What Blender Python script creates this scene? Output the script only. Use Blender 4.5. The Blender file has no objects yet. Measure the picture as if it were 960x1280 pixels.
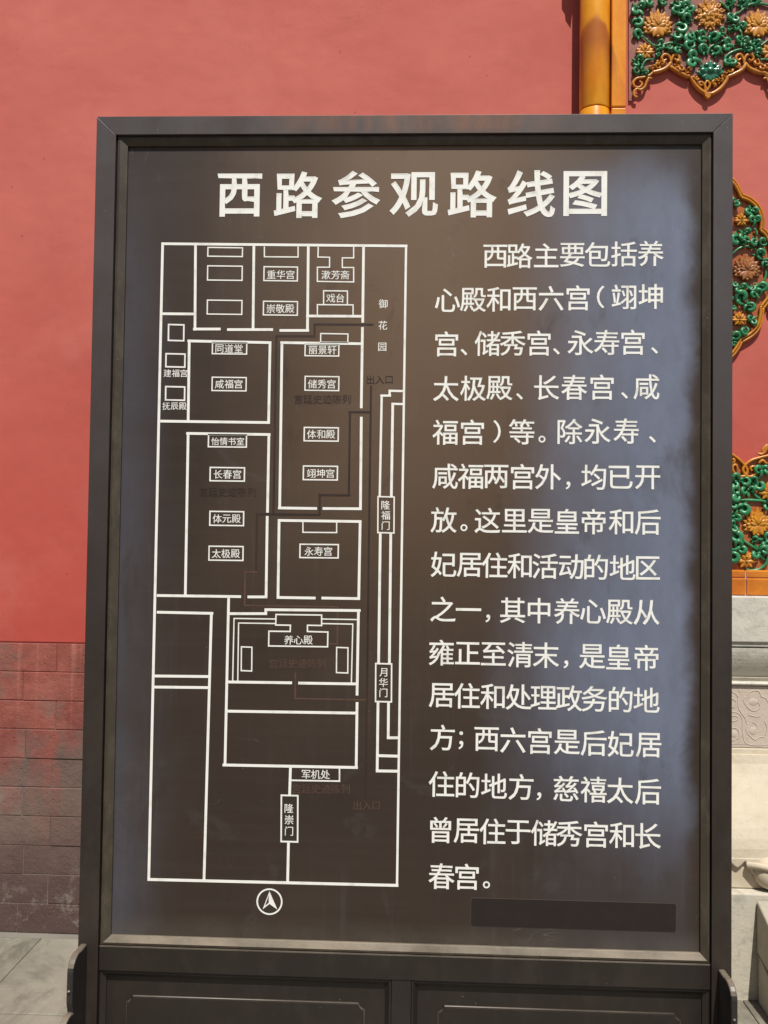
import bpy, math, random
from mathutils import Vector, Matrix
R = math.radians
rnd = random.Random(7)
scene = bpy.context.scene
col = scene.collection

# ------------------------------------------------------------------ camera
CAM = Vector((0.0196, -1.924, 1.5186)); YAW, PITCH, ROLL, FPX = 0.0371, 0.0283, -0.0130, 1072.0
cy, sy, cp, sp, cr, sr = math.cos(YAW), math.sin(YAW), math.cos(PITCH), math.sin(PITCH), math.cos(ROLL), math.sin(ROLL)
CR = Matrix(((cy, -sy, 0), (sy, cy, 0), (0, 0, 1))) @ Matrix(((1, 0, 0), (0, cp, -sp), (0, sp, cp))) @ Matrix(((cr, 0, sr), (0, 1, 0), (-sr, 0, cr)))
ax, ay, az = CR.col[0], CR.col[1], CR.col[2]
cam = bpy.data.cameras.new('camera'); co = bpy.data.objects.new('camera', cam); col.objects.link(co)
mw = Matrix.Identity(4)
for i in range(3):
    mw[i][0] = ax[i]; mw[i][1] = az[i]; mw[i][2] = -ay[i]; mw[i][3] = CAM[i]
co.matrix_world = mw
cam.sensor_fit = 'VERTICAL'; cam.sensor_height = 36; cam.lens = FPX / 1280 * 36
cam.clip_start = 0.05; cam.clip_end = 600
scene.camera = co

def at(px, py, Y=0.0):
    """point of the plane y=Y seen at photograph pixel (px,py) -> (x, z)"""
    d = ax * ((px - 480) / FPX) + ay + az * ((640 - py) / FPX)
    t = (Y - CAM.y) / d.y
    p = CAM + d * t
    return p.x, p.z

# ------------------------------------------------------------------ sky, sun, exposure
SUN_AZ, SUN_EL = R(10), R(60)
sd = Vector((math.sin(SUN_AZ) * math.cos(SUN_EL), -math.cos(SUN_AZ) * math.cos(SUN_EL), math.sin(SUN_EL)))
w = bpy.data.worlds.new('World'); scene.world = w; w.use_nodes = True
nt = w.node_tree; nt.nodes.clear()
out = nt.nodes.new('ShaderNodeOutputWorld'); bg = nt.nodes.new('ShaderNodeBackground'); sky = nt.nodes.new('ShaderNodeTexSky')
sky.sky_type = 'NISHITA'; sky.sun_disc = False; sky.sun_elevation = SUN_EL; sky.sun_rotation = math.atan2(sd.x, sd.y)
sky.air_density = 1.1; sky.dust_density = 1.2
bg.inputs[1].default_value = 0.058
nt.links.new(sky.outputs[0], bg.inputs[0]); nt.links.new(bg.outputs[0], out.inputs[0])
sl = bpy.data.lights.new('sun', 'SUN'); sl.energy = 4.9; sl.angle = R(0.53); sl.color = (1.0, 0.95, 0.87)
so = bpy.data.objects.new('sun', sl); col.objects.link(so); so.rotation_euler = (-sd).to_track_quat('-Z', 'Y').to_euler(); so.location = (2, -4, 9)
vs = scene.view_settings; vs.view_transform = 'Standard'; vs.look = 'None'; vs.exposure = 0.12; vs.gamma = 1; vs.use_curve_mapping = False
scene.cycles.max_bounces = 8

# ------------------------------------------------------------------ materials
class Mat:
    def __init__(s, name):
        s.m = bpy.data.materials.new(name); s.m.use_nodes = True
        s.t = s.m.node_tree; s.b = s.t.nodes['Principled BSDF']
        s.geo = s.t.nodes.new('ShaderNodeNewGeometry'); s.pos = s.geo.outputs['Position']
    def link(s, a, b): s.t.links.new(a, b)
    def val(s, sock, v):
        if hasattr(v, 'links'): s.link(v, sock)
        else:
            if isinstance(v, (tuple, list)) and len(v) == 3 and sock.type == 'RGBA': v = (*v, 1)
            sock.default_value = v
    def set(s, **k):
        names = dict(color='Base Color', rough='Roughness', metal='Metallic', coat='Coat Weight', coatr='Coat Roughness', spec='Specular IOR Level', sub='Subsurface Weight')
        for a, v in k.items(): s.val(s.b.inputs[names[a]], v)
        return s
    def mapped(s, scale=(1, 1, 1), loc=(0, 0, 0), rot=(0, 0, 0), src=None):
        n = s.t.nodes.new('ShaderNodeMapping'); s.link(src or s.pos, n.inputs[0])
        n.inputs['Scale'].default_value = scale; n.inputs['Location'].default_value = loc; n.inputs['Rotation'].default_value = rot
        return n.outputs[0]
    def noise(s, scale, detail=4, rough=0.55, vec=None, dist=0):
        n = s.t.nodes.new('ShaderNodeTexNoise'); s.link(vec or s.pos, n.inputs['Vector'])
        n.inputs['Scale'].default_value = scale; n.inputs['Detail'].default_value = detail; n.inputs['Roughness'].default_value = rough
        n.inputs['Distortion'].default_value = dist
        return n.outputs['Fac']
    def voronoi(s, scale, vec=None, feature='F1'):
        n = s.t.nodes.new('ShaderNodeTexVoronoi'); n.feature = feature; s.link(vec or s.pos, n.inputs['Vector']); n.inputs['Scale'].default_value = scale
        return n.outputs['Distance']
    def ramp(s, fac, stops):
        n = s.t.nodes.new('ShaderNodeValToRGB'); s.link(fac, n.inputs[0]); e = n.color_ramp.elements
        while len(e) < len(stops): e.new(0.5)
        for k, (p, c) in enumerate(stops):
            e[k].position = p
            e[k].color = (c, c, c, 1) if isinstance(c, (int, float)) else (*c, 1)
        return n.outputs[0]
    def maprange(s, v, a, b, c=0.0, d=1.0, smooth=False):
        n = s.t.nodes.new('ShaderNodeMapRange'); s.link(v, n.inputs[0])
        if smooth: n.interpolation_type = 'SMOOTHSTEP'
        for i, x in zip((1, 2, 3, 4), (a, b, c, d)): n.inputs[i].default_value = x
        return n.outputs[0]
    def mix(s, fac, a, b, mode='MIX'):
        n = s.t.nodes.new('ShaderNodeMix'); n.data_type = 'RGBA'; n.blend_type = mode
        s.val(n.inputs[0], fac); s.val(n.inputs[6], a); s.val(n.inputs[7], b)
        return n.outputs[2]
    def math(s, op, a, b=0.0, c=None):
        n = s.t.nodes.new('ShaderNodeMath'); n.operation = op; s.val(n.inputs[0], a); s.val(n.inputs[1], b)
        if c is not None: s.val(n.inputs[2], c)
        return n.outputs[0]
    def xyz(s, src=None):
        n = s.t.nodes.new('ShaderNodeSeparateXYZ'); s.link(src or s.pos, n.inputs[0]); return n.outputs
    def rand(s):
        n = s.t.nodes.new('ShaderNodeObjectInfo'); return n.outputs['Random']
    def bump(s, h, dist=0.002, strength=1.0, chain=None):
        n = s.t.nodes.new('ShaderNodeBump'); s.link(h, n.inputs['Height']); n.inputs['Distance'].default_value = dist; n.inputs['Strength'].default_value = strength
        if chain: s.link(chain, n.inputs['Normal'])
        s.link(n.outputs[0], s.b.inputs['Normal']); return n.outputs[0]

# red lime wash
m = Mat('red_wash'); z = m.xyz()[2]
c = m.ramp(m.noise(1.6, 6, 0.6), [(0.3, (0.49, 0.118, 0.094)), (0.55, (0.53, 0.140, 0.112)), (0.75, (0.505, 0.126, 0.100))])
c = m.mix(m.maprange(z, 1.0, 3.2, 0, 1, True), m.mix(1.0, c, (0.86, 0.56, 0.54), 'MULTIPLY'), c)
st = m.ramp(m.noise(3, 5, 0.6, m.mapped((1.0, 1, 0.35))), [(0.60, 0.0), (0.72, 1.0)])
c = m.mix(m.math('MULTIPLY', st, 0.22), c, (0.36, 0.085, 0.07))
lw = m.ramp(m.noise(2.1, 7, 0.62, m.mapped((1, 1, 0.7), loc=(4.2, 0, 1)), 0.5), [(0.50, 0.0), (0.66, 1.0)])
c = m.mix(m.math('MULTIPLY', lw, 0.22), c, (0.60, 0.21, 0.17))
brs = m.noise(26, 4, 0.6, m.mapped((0.25, 1, 1.0), rot=(0, R(12), 0)))
c = m.mix(m.maprange(brs, 0.50, 0.75, 0, 0.16), c, (0.40, 0.09, 0.075))
fl = m.ramp(m.voronoi(9), [(0.035, 1.0), (0.05, 0.0)])
c = m.mix(m.math('MULTIPLY', fl, 0.5), c, (0.22, 0.05, 0.045))
crk = m.ramp(m.noise(2.2, 8, 0.7, m.mapped((1, 1, 0.8)), 1.5), [(0.4955, 0.0), (0.5, 1.0), (0.5045, 0.0)])
crk = m.math('MULTIPLY', crk, m.ramp(m.noise(0.9), [(0.56, 0.0), (0.63, 1.0)]))
c = m.mix(m.math('MULTIPLY', crk, 0.35), c, (0.30, 0.07, 0.06))
m.set(color=c, rough=0.85, spec=0.25)
b1 = m.bump(m.noise(2.2, 3), 0.02, 0.7); b2 = m.bump(m.noise(60, 4, 0.6), 0.0010, 0.4, b1); m.bump(m.noise(9, 4, 0.5), 0.004, 0.3, b2)
RED = m.m

# old bricks with the remains of the red wash
m = Mat('stained_brick'); X, Y, z = m.xyz()
base = m.mix(m.rand(), (0.170, 0.108, 0.090), (0.225, 0.168, 0.140))
base = m.mix(m.ramp(m.noise(9, 6, 0.65), [(0.35, 0.0), (0.7, 1.0)]), base, (0.14, 0.095, 0.082))
low = m.maprange(z, 0.55, 0.15, 0, 1, True)
base = m.mix(m.math('MULTIPLY', low, 0.85), base, (0.085, 0.052, 0.048))
n1 = m.noise(2.4, 6, 0.7, m.mapped((1.6, 1, 0.45))); n2 = m.noise(14, 5, 0.7, m.mapped((1.2, 1, 0.25)))
h = m.maprange(z, 0.25, 1.08, -0.30, 0.26)
f = m.math('ADD', m.math('ADD', n1, m.math('MULTIPLY', n2, 0.45)), h)
f = m.math('ADD', f, m.math('MULTIPLY', m.rand(), 0.13))
f = m.ramp(f, [(0.66, 0.0), (0.80, 0.8), (1.0, 1.0)])
f = m.math('MULTIPLY', f, m.maprange(z, 0.35, 0.75, 0.35, 1.0))
redc = m.mix(m.ramp(m.noise(6, 6, 0.7), [(0.35, 0.0), (0.65, 1.0)]), (0.22, 0.045, 0.036), (0.36, 0.105, 0.08))
gp = m.ramp(m.noise(5.5, 5, 0.65, m.mapped((1, 1, 1.2), loc=(3.1, 0, 1.7))), [(0.50, 0.0), (0.62, 1.0)])
f = m.math('MULTIPLY', f, m.math('SUBTRACT', 1.0, m.math('MULTIPLY', gp, 0.55)))
c = m.mix(m.math('MULTIPLY', f, 0.85), base, redc)
drip = m.ramp(m.noise(9, 2, 0.5, m.mapped((3.2, 1, 0.12))), [(0.57, 0.0), (0.66, 1.0)])
c = m.mix(m.math('MULTIPLY', m.math('MULTIPLY', drip, m.maprange(z, 0.7, 0.95)), 0.7), c, (0.42, 0.17, 0.12))
eff = m.math('MULTIPLY', m.ramp(m.noise(11, 8, 0.78), [(0.53, 0.0), (0.64, 1.0)]), m.maprange(z, 0.36, 0.03, 0, 0.75, True))
c = m.mix(eff, c, (0.27, 0.25, 0.215))
pt = m.ramp(m.noise(34, 5, 0.7), [(0.665, 0.0), (0.70, 1.0)])
c = m.mix(m.math('MULTIPLY', pt, 0.6), c, (0.05, 0.04, 0.038))
m.set(color=c, rough=0.9, spec=0.2)
pits = m.ramp(m.voronoi(38), [(0.05, 0.0), (0.16, 1.0)])
m.bump(m.noise(45, 6, 0.75), 0.004, 1.0, m.bump(pits, 0.003, 0.5, m.bump(m.noise(8, 5), 0.010, 0.8)))
BRICK = m.m
m = Mat('mortar'); m.set(color=m.mix(m.maprange(m.xyz()[2], 0.6, 1.0), m.ramp(m.noise(20), [(0.3, (0.12, 0.085, 0.075)), (0.7, (0.2, 0.17, 0.15))]), (0.20, 0.05, 0.04)), rough=0.95); MORTAR = m.m


def stone(name, c1, c2, dark, sc=1.0, dirt=0.35):
    m = Mat(name)
    c = m.mix(m.ramp(m.noise(5 * sc, 7, 0.65), [(0.3, 0.0), (0.7, 1.0)]), c1, c2)
    c = m.mix(m.math('MULTIPLY', m.ramp(m.noise(11 * sc, 8, 0.75, None, 0.6), [(0.50, 0.0), (0.70, 1.0)]), dirt), c, dark)
    c = m.mix(m.math('MULTIPLY', m.ramp(m.noise(90, 3, 0.6), [(0.60, 0.0), (0.7, 1.0)]), 0.35), c, dark)
    c = m.mix(m.math('MULTIPLY', m.rand(), 0.18), c, dark)
    m.set(color=c, rough=0.8, spec=0.3)
    m.bump(m.noise(70, 5, 0.65), 0.0018, 0.8, m.bump(m.noise(12, 4), 0.004, 0.6))
    return m.m
MARBLE = stone('marble_warm', (0.58, 0.515, 0.405), (0.50, 0.44, 0.34), (0.40, 0.31, 0.20), 0.9, 0.45)
MARBLE_PINK = stone('marble_pinkish', (0.58, 0.50, 0.425), (0.53, 0.455, 0.385), (0.36, 0.28, 0.22), 0.8, 0.3)
MARBLE_GREY = stone('marble_grey', (0.62, 0.60, 0.53), (0.52, 0.50, 0.44), (0.30, 0.28, 0.235), 2.2, 0.6)
PLINTH = stone('plinth_stone', (0.52, 0.485, 0.40), (0.62, 0.565, 0.46), (0.24, 0.225, 0.19), 2.0, 0.7)
STEP = stone('step_stone', (0.34, 0.31, 0.25), (0.42, 0.385, 0.31), (0.20, 0.18, 0.145), 1.5, 0.5)
m = Mat('flagstone')
c = m.mix(m.ramp(m.noise(3.2, 7, 0.65), [(0.3, 0.0), (0.7, 1.0)]), (0.30, 0.28, 0.225), (0.20, 0.186, 0.147))
c = m.mix(m.math('MULTIPLY', m.ramp(m.noise(2.6, 6, 0.7, m.mapped((1.8, 0.7, 1), rot=(0, 0, R(38))), 0.8), [(0.46, 0.0), (0.64, 1.0)]), 0.75), c, (0.075, 0.068, 0.056))
c = m.mix(m.math('MULTIPLY', m.ramp(m.noise(22, 6, 0.7), [(0.56, 0.0), (0.72, 1.0)]), 0.4), c, (0.34, 0.32, 0.26))
c = m.mix(m.math('MULTIPLY', m.rand(), 0.22), c, (0.12, 0.11, 0.09))
m.set(color=c, rough=0.8, spec=0.3); m.bump(m.noise(60, 6, 0.7), 0.002, 0.7, m.bump(m.noise(6, 4), 0.006, 0.5))
FLAG = m.m
m = Mat('earth_joint'); m.set(color=m.ramp(m.noise(3), [(0.3, (0.13, 0.12, 0.10)), (0.7, (0.19, 0.175, 0.15))]), rough=0.95); JOINT = m.m

def glaze(name, a, b, dark, sc=18.0, dusty=0.25, rough=0.16):
    m = Mat(name)
    c = m.mix(m.ramp(m.noise(sc, 5, 0.6), [(0.32, 0.0), (0.68, 1.0)]), a, b)
    c = m.mix(m.math('MULTIPLY', m.ramp(m.noise(sc * 0.45, 6, 0.7, None, 0.5), [(0.52, 0.0), (0.68, 1.0)]), 0.6), c, dark)
    du = m.ramp(m.noise(sc * 2.6, 6, 0.7), [(0.50, 0.0), (0.72, 1.0)])
    c = m.mix(m.math('MULTIPLY', du, dusty), c, (0.45, 0.30, 0.20))
    m.set(color=c, rough=m.maprange(du, 0, 1, rough, rough + 0.3), spec=0.45, coat=0.12, coatr=0.15)
    m.bump(m.noise(60, 4, 0.6), 0.0012, 0.6)
    return m.m
GREEN = glaze('green_glaze', (0.022, 0.175, 0.068), (0.036, 0.25, 0.105), (0.010, 0.085, 0.036), 30, 0.10, 0.34)
DKGREEN = glaze('deep_green_glaze', (0.020, 0.15, 0.085), (0.032, 0.21, 0.115), (0.010, 0.075, 0.045), 30, 0.08, 0.2)
AMBER = glaze('amber_glaze', (0.54, 0.215, 0.012), (0.44, 0.15, 0.010), (0.25, 0.075, 0.015), 26, 0.10, 0.32)
FLOWER = glaze('flower_glaze', (0.58, 0.255, 0.014), (0.46, 0.17, 0.010), (0.25, 0.07, 0.010), 40, 0.06, 0.40)
BUFF = glaze('worn_amber_glaze', (0.34, 0.125, 0.028), (0.27, 0.09, 0.022), (0.18, 0.055, 0.018), 40, 0.25, 0.45)
ORANGE = glaze('orange_glaze', (0.55, 0.165, 0.016), (0.62, 0.235, 0.024), (0.42, 0.10, 0.012), 9, 0.05, 0.2)
PLATE = glaze('maroon_backing', (0.30, 0.095, 0.065), (0.22, 0.07, 0.055), (0.13, 0.06, 0.05), 24, 0.3, 0.5)
PLATEO = glaze('orange_backing', (0.46, 0.13, 0.03), (0.36, 0.095, 0.028), (0.22, 0.06, 0.03), 20, 0.1, 0.3)
# pilaster: banded orange yellow glaze
m = Mat('pilaster_glaze'); z = m.xyz()[2]
f = m.noise(2.0, 4, 0.55, m.mapped((3.0, 3.0, 1.5), loc=(0.3, 0, 0.2)), 0.4)
c = m.ramp(f, [(0.30, (0.62, 0.16, 0.008)), (0.45, (0.72, 0.24, 0.010)), (0.60, (0.80, 0.34, 0.016)), (0.75, (0.68, 0.21, 0.010))])
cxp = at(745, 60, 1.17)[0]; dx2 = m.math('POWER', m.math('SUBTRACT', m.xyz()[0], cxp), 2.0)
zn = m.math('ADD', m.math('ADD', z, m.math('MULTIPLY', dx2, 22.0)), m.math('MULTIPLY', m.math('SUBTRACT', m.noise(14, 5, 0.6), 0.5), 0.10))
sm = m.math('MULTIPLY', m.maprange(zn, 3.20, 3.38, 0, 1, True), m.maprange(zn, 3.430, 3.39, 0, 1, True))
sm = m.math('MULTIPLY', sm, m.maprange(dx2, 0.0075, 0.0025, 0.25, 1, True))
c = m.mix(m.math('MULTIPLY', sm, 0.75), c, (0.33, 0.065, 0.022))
c = m.mix(m.math('MULTIPLY', m.ramp(m.noise(60, 5, 0.7), [(0.6, 0.0), (0.72, 1.0)]), 0.25), c, (0.5, 0.3, 0.16))
m.set(color=c, rough=0.33, spec=0.4, coat=0.1, coatr=0.15); m.bump(m.noise(25, 4), 0.0015, 0.6)
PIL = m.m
m = Mat('dark_joint'); m.set(color=m.ramp(m.noise(40), [(0.3, (0.05, 0.03, 0.022)), (0.7, (0.12, 0.07, 0.05))]), rough=0.9); DARKJ = m.m
m = Mat('pale_joint'); m.set(color=m.ramp(m.noise(40), [(0.3, (0.52, 0.30, 0.24)), (0.7, (0.62, 0.42, 0.34))]), rough=0.9); PALEJ = m.m

# sign: brown enamel panel, sky sheen painted into the colour on the right side
PX0, PX1, PZ0, PZ1 = -0.65, 0.65, 0.62, 2.4
m = Mat('sign_panel'); X, Y, z = m.xyz()
c = m.ramp(m.noise(3.0, 5, 0.6), [(0.3, (0.029, 0.0195, 0.0145)), (0.7, (0.041, 0.028, 0.021))])
warm_glow = m.math('MULTIPLY', m.maprange(m.math('ADD', m.math('ABSOLUTE', m.math('SUBTRACT', X, 0.05)), m.math('MULTIPLY', m.noise(2.5, 5), 0.30)), 0.80, 0.18, 0, 1, True), m.maprange(m.math('ADD', z, m.math('MULTIPLY', m.noise(2.2, 4), 0.3)), 1.05, 2.45, 0.0, 1, True))
c = m.mix(m.math('MULTIPLY', warm_glow, 0.85), c, (0.165, 0.104, 0.062))  # warm reflected glow painted into the base colour, strongest at the top
# sky reflection painted in, bluish sheen: broad on the right, ragged outlines, faint on the left
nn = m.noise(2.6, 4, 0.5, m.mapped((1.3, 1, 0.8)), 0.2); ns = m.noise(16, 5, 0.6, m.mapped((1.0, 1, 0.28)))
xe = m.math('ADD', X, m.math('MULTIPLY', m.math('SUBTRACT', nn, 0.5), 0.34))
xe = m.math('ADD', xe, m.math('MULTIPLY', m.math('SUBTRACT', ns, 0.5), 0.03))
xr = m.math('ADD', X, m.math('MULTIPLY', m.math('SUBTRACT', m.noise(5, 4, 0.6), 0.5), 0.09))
sky_sheen = m.math('MULTIPLY', m.maprange(xe, 0.16, 0.56, 0, 1, True), m.maprange(xr, 0.645, 0.60, 0, 1, True))
sky_sheen = m.math('MULTIPLY', sky_sheen, m.math('MULTIPLY', m.maprange(m.math('ADD', z, m.math('MULTIPLY', m.math('SUBTRACT', nn, 0.5), 0.3)), 0.66, 1.15, 0.10, 1, True), m.maprange(m.math('ADD', z, m.math('MULTIPLY', m.math('SUBTRACT', nn, 0.5), 0.3)), 2.42, 2.22, 0, 1, True)))
sky_sheen_l = m.math('MULTIPLY', m.maprange(xe, -0.48, -0.72, 0, 0.26, True), m.maprange(z, 2.4, 2.1, 0.2, 1))
sky_sheen = m.math('MAXIMUM', sky_sheen, sky_sheen_l)
sky_sheen = m.math('MULTIPLY', sky_sheen, m.ramp(m.noise(24, 6, 0.65, m.mapped((1, 1, 0.5))), [(0.25, 0.72), (0.7, 1.0)]))
c = m.mix(sky_sheen, c, (0.150, 0.175, 0.250))
strk = m.ramp(m.noise(42, 4, 0.6, m.mapped((1, 1, 0.05))), [(0.54, 0.0), (0.74, 1.0)])
c = m.mix(m.math('MULTIPLY', m.math('MULTIPLY', strk, m.ramp(m.noise(3.2), [(0.42, 0.0), (0.6, 1.0)])), 0.12), c, (0.16, 0.15, 0.16))
hstr = m.noise(60, 3, 0.6, m.mapped((0.04, 1, 1)))
c = m.mix(m.maprange(hstr, 0.45, 0.75, 0, 0.05), c, (0.13, 0.11, 0.095))
run = m.math('MULTIPLY', m.ramp(m.noise(7, 6, 0.7, m.mapped((1, 1, 0.5)), 0.7), [(0.57, 0.0), (0.70, 1.0)]), 0.5)
c = m.mix(run, c, (0.034, 0.022, 0.016))
sc1 = m.ramp(m.noise(5, 2, 0.5, m.mapped((1, 1, 1), rot=(0, R(30), 0)), 3.0), [(0.498, 0.0), (0.5, 1.0), (0.502, 0.0)])
sc1 = m.math('MULTIPLY', sc1, m.ramp(m.noise(4), [(0.62, 0.0), (0.66, 1.0)]))
c = m.mix(m.math('MULTIPLY', sc1, 0.25), c, (0.3, 0.28, 0.26))
dl = m.math('MULTIPLY', m.maprange(m.math('ADD', z, m.math('MULTIPLY', m.noise(5, 5, 0.6), 0.05)), 0.70, 0.645, 0, 1, True), m.ramp(m.noise(9, 6, 0.7), [(0.3, 0.2), (0.7, 1.0)]))
c = m.mix(m.math('MULTIPLY', dl, 0.35), c, (0.13, 0.115, 0.095))
smd = m.ramp(m.noise(5.5, 6, 0.7, m.mapped((1, 1, 0.8), loc=(2.2, 0, 5.1)), 1.2), [(0.60, 0.0), (0.66, 1.0), (0.72, 0.2)])
c = m.mix(m.math('MULTIPLY', smd, 0.055), c, (0.2, 0.19, 0.19))
sp_ = m.ramp(m.voronoi(26), [(0.03, 1.0), (0.045, 0.0)]); sp_ = m.math('MULTIPLY', sp_, m.ramp(m.noise(3.3), [(0.56, 0.0), (0.6, 1.0)]))
c = m.mix(m.math('MULTIPLY', sp_, 0.4), c, (0.3, 0.28, 0.26))
m.set(color=c, rough=m.math('ADD', m.maprange(sky_sheen, 0, 1, 0.42, 0.5), m.maprange(nn, 0.3, 0.7, -0.04, 0.05)), spec=0.45)
m.bump(m.noise(3, 3), 0.004, 0.25, m.bump(hstr, 0.0002, 0.5))
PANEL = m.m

def metal(name, a, b, rough, dust=0.15, dustc=(0.16, 0.15, 0.13), rust=0.0, sunlit_dust=0.8, top_sheen=0.0):
    m = Mat(name)
    c = m.ramp(m.noise(5, 6, 0.65), [(0.3, a), (0.7, b)])
    c = m.mix(m.math('MULTIPLY', m.ramp(m.noise(20, 7, 0.72, m.mapped((1, 1, 0.5))), [(0.48, 0.0), (0.72, 1.0)]), dust), c, dustc)
    if rust:
        g = m.math('MULTIPLY', m.ramp(m.noise(14, 6, 0.7, m.mapped((1, 1, 0.3))), [(0.36, 0.0), (0.60, 1.0)]), m.maprange(m.math('ABSOLUTE', m.math('SUBTRACT', m.xyz()[0], 0.02)), 0.42, 0.12, 0, rust, True))
        g = m.math('MULTIPLY', g, m.maprange(m.xyz()[2], 2.42, 2.44))
        pass
    if top_sheen:  # reflected sky painted into the frame colour, paler with height
        sheen_mask = m.maprange(m.math('ADD', m.xyz()[2], m.math('MULTIPLY', m.noise(3, 5, 0.6), 0.8)), 1.4, 2.6, 0, top_sheen, True)
        c = m.mix(sheen_mask, c, (0.076, 0.066, 0.068))
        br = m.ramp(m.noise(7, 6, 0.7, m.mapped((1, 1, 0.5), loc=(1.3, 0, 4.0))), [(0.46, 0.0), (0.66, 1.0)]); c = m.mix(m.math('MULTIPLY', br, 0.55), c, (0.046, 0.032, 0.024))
    up = m.maprange(m.xyz(m.geo.outputs['Normal'])[2], 0.18, 0.38, 0, 1, True)  # pale dust on upward faces, also painting in their sunlit brightness
    c = m.mix(m.math('MULTIPLY', up, m.ramp(m.noise(12, 6, 0.7, m.mapped((0.5, 1, 1))), [(0.32, sunlit_dust * .3), (0.62, sunlit_dust)])), c, (0.235, 0.195, 0.145))
    if rust: c = m.mix(g, c, (0.16, 0.072, 0.042))
    spk = m.ramp(m.voronoi(45), [(0.03, 1.0), (0.05, 0.0)]); spk = m.math('MULTIPLY', spk, m.ramp(m.noise(4.3), [(0.55, 0.0), (0.6, 1.0)]))
    c = m.mix(m.math('MULTIPLY', spk, 0.7), c, (0.35, 0.33, 0.30))
    m.set(color=c, rough=m.maprange(m.noise(9, 5, 0.6), 0.3, 0.7, rough - 0.05, rough + 0.07), spec=0.5)
    m.bump(m.noise(30, 4), 0.0006, 0.5)
    return m.m
FRAME = metal('frame_enamel', (0.018, 0.0125, 0.0095), (0.027, 0.020, 0.016), 0.42, 0.25, (0.055, 0.050, 0.050), 0.9, 0.3, 0.75)
MOULD = metal('moulding_enamel', (0.036, 0.028, 0.019), (0.056, 0.044, 0.029), 0.42, 0.4, (0.15, 0.125, 0.085), 0.0, 0.95)
BASEM = metal('base_enamel', (0.016, 0.012, 0.010), (0.022, 0.017, 0.014), 0.36, 0.3, (0.05, 0.042, 0.034), 0.0, 0.32)
BRACK = metal('bracket_enamel', (0.016, 0.014, 0.015), (0.024, 0.021, 0.021), 0.34, 0.12)
m = Mat('patch_vinyl'); m.set(color=m.ramp(m.noise(25, 4), [(0.3, (0.017, 0.012, 0.010)), (0.7, (0.021, 0.015, 0.0125))]), rough=0.55, spec=0.35); PATCH = m.m
m = Mat('patch_edge'); m.set(color=(0.07, 0.058, 0.05), rough=0.6); PEDGE = m.m
m = Mat('letter_white'); m.set(color=m.ramp(m.noise(30, 5), [(0.30, (0.66, 0.65, 0.60)), (0.45, (0.80, 0.80, 0.76)), (0.7, (0.84, 0.84, 0.80))]), rough=0.5); chip = m.math('MULTIPLY', m.ramp(m.noise(260, 3, 0.6), [(0.64, 0.0), (0.70, 1.0)]), m.ramp(m.noise(7, 4), [(0.45, 0.0), (0.62, 1.0)])); m.set(color=m.mix(m.math('MULTIPLY', chip, 0.6), m.ramp(m.noise(30, 5), [(0.30, (0.66, 0.65, 0.60)), (0.45, (0.80, 0.80, 0.76)), (0.7, (0.84, 0.84, 0.80))]), (0.30, 0.26, 0.22))); WHITE = m.m
m = Mat('faded_print'); m.set(color=m.ramp(m.noise(10, 5), [(0.35, (0.022, 0.012, 0.009)), (0.65, (0.036, 0.020, 0.015))]), rough=0.5); FADED = m.m
m = Mat('faded_red_print'); m.set(color=m.ramp(m.noise(40, 5, 0.7), [(0.38, (0.105, 0.056, 0.040)), (0.66, (0.070, 0.040, 0.029))]), rough=0.5); FADEDR = m.m
m = Mat('vermilion_column'); m.set(color=m.ramp(m.noise(2), [(0.3, (0.20, 0.035, 0.025)), (0.7, (0.27, 0.05, 0.03))]), rough=0.5); VERM = m.m
m = Mat('roof_tile_yellow'); m.set(color=m.ramp(m.noise(3), [(0.3, (0.48, 0.24, 0.05)), (0.7, (0.60, 0.33, 0.08))]), rough=0.3); ROOFY = m.m
m = Mat('painted_beam'); m.set(color=m.ramp(m.noise(1.5, 3), [(0.4, (0.03, 0.09, 0.10)), (0.6, (0.04, 0.06, 0.14))]), rough=0.6); BEAM = m.m

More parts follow.
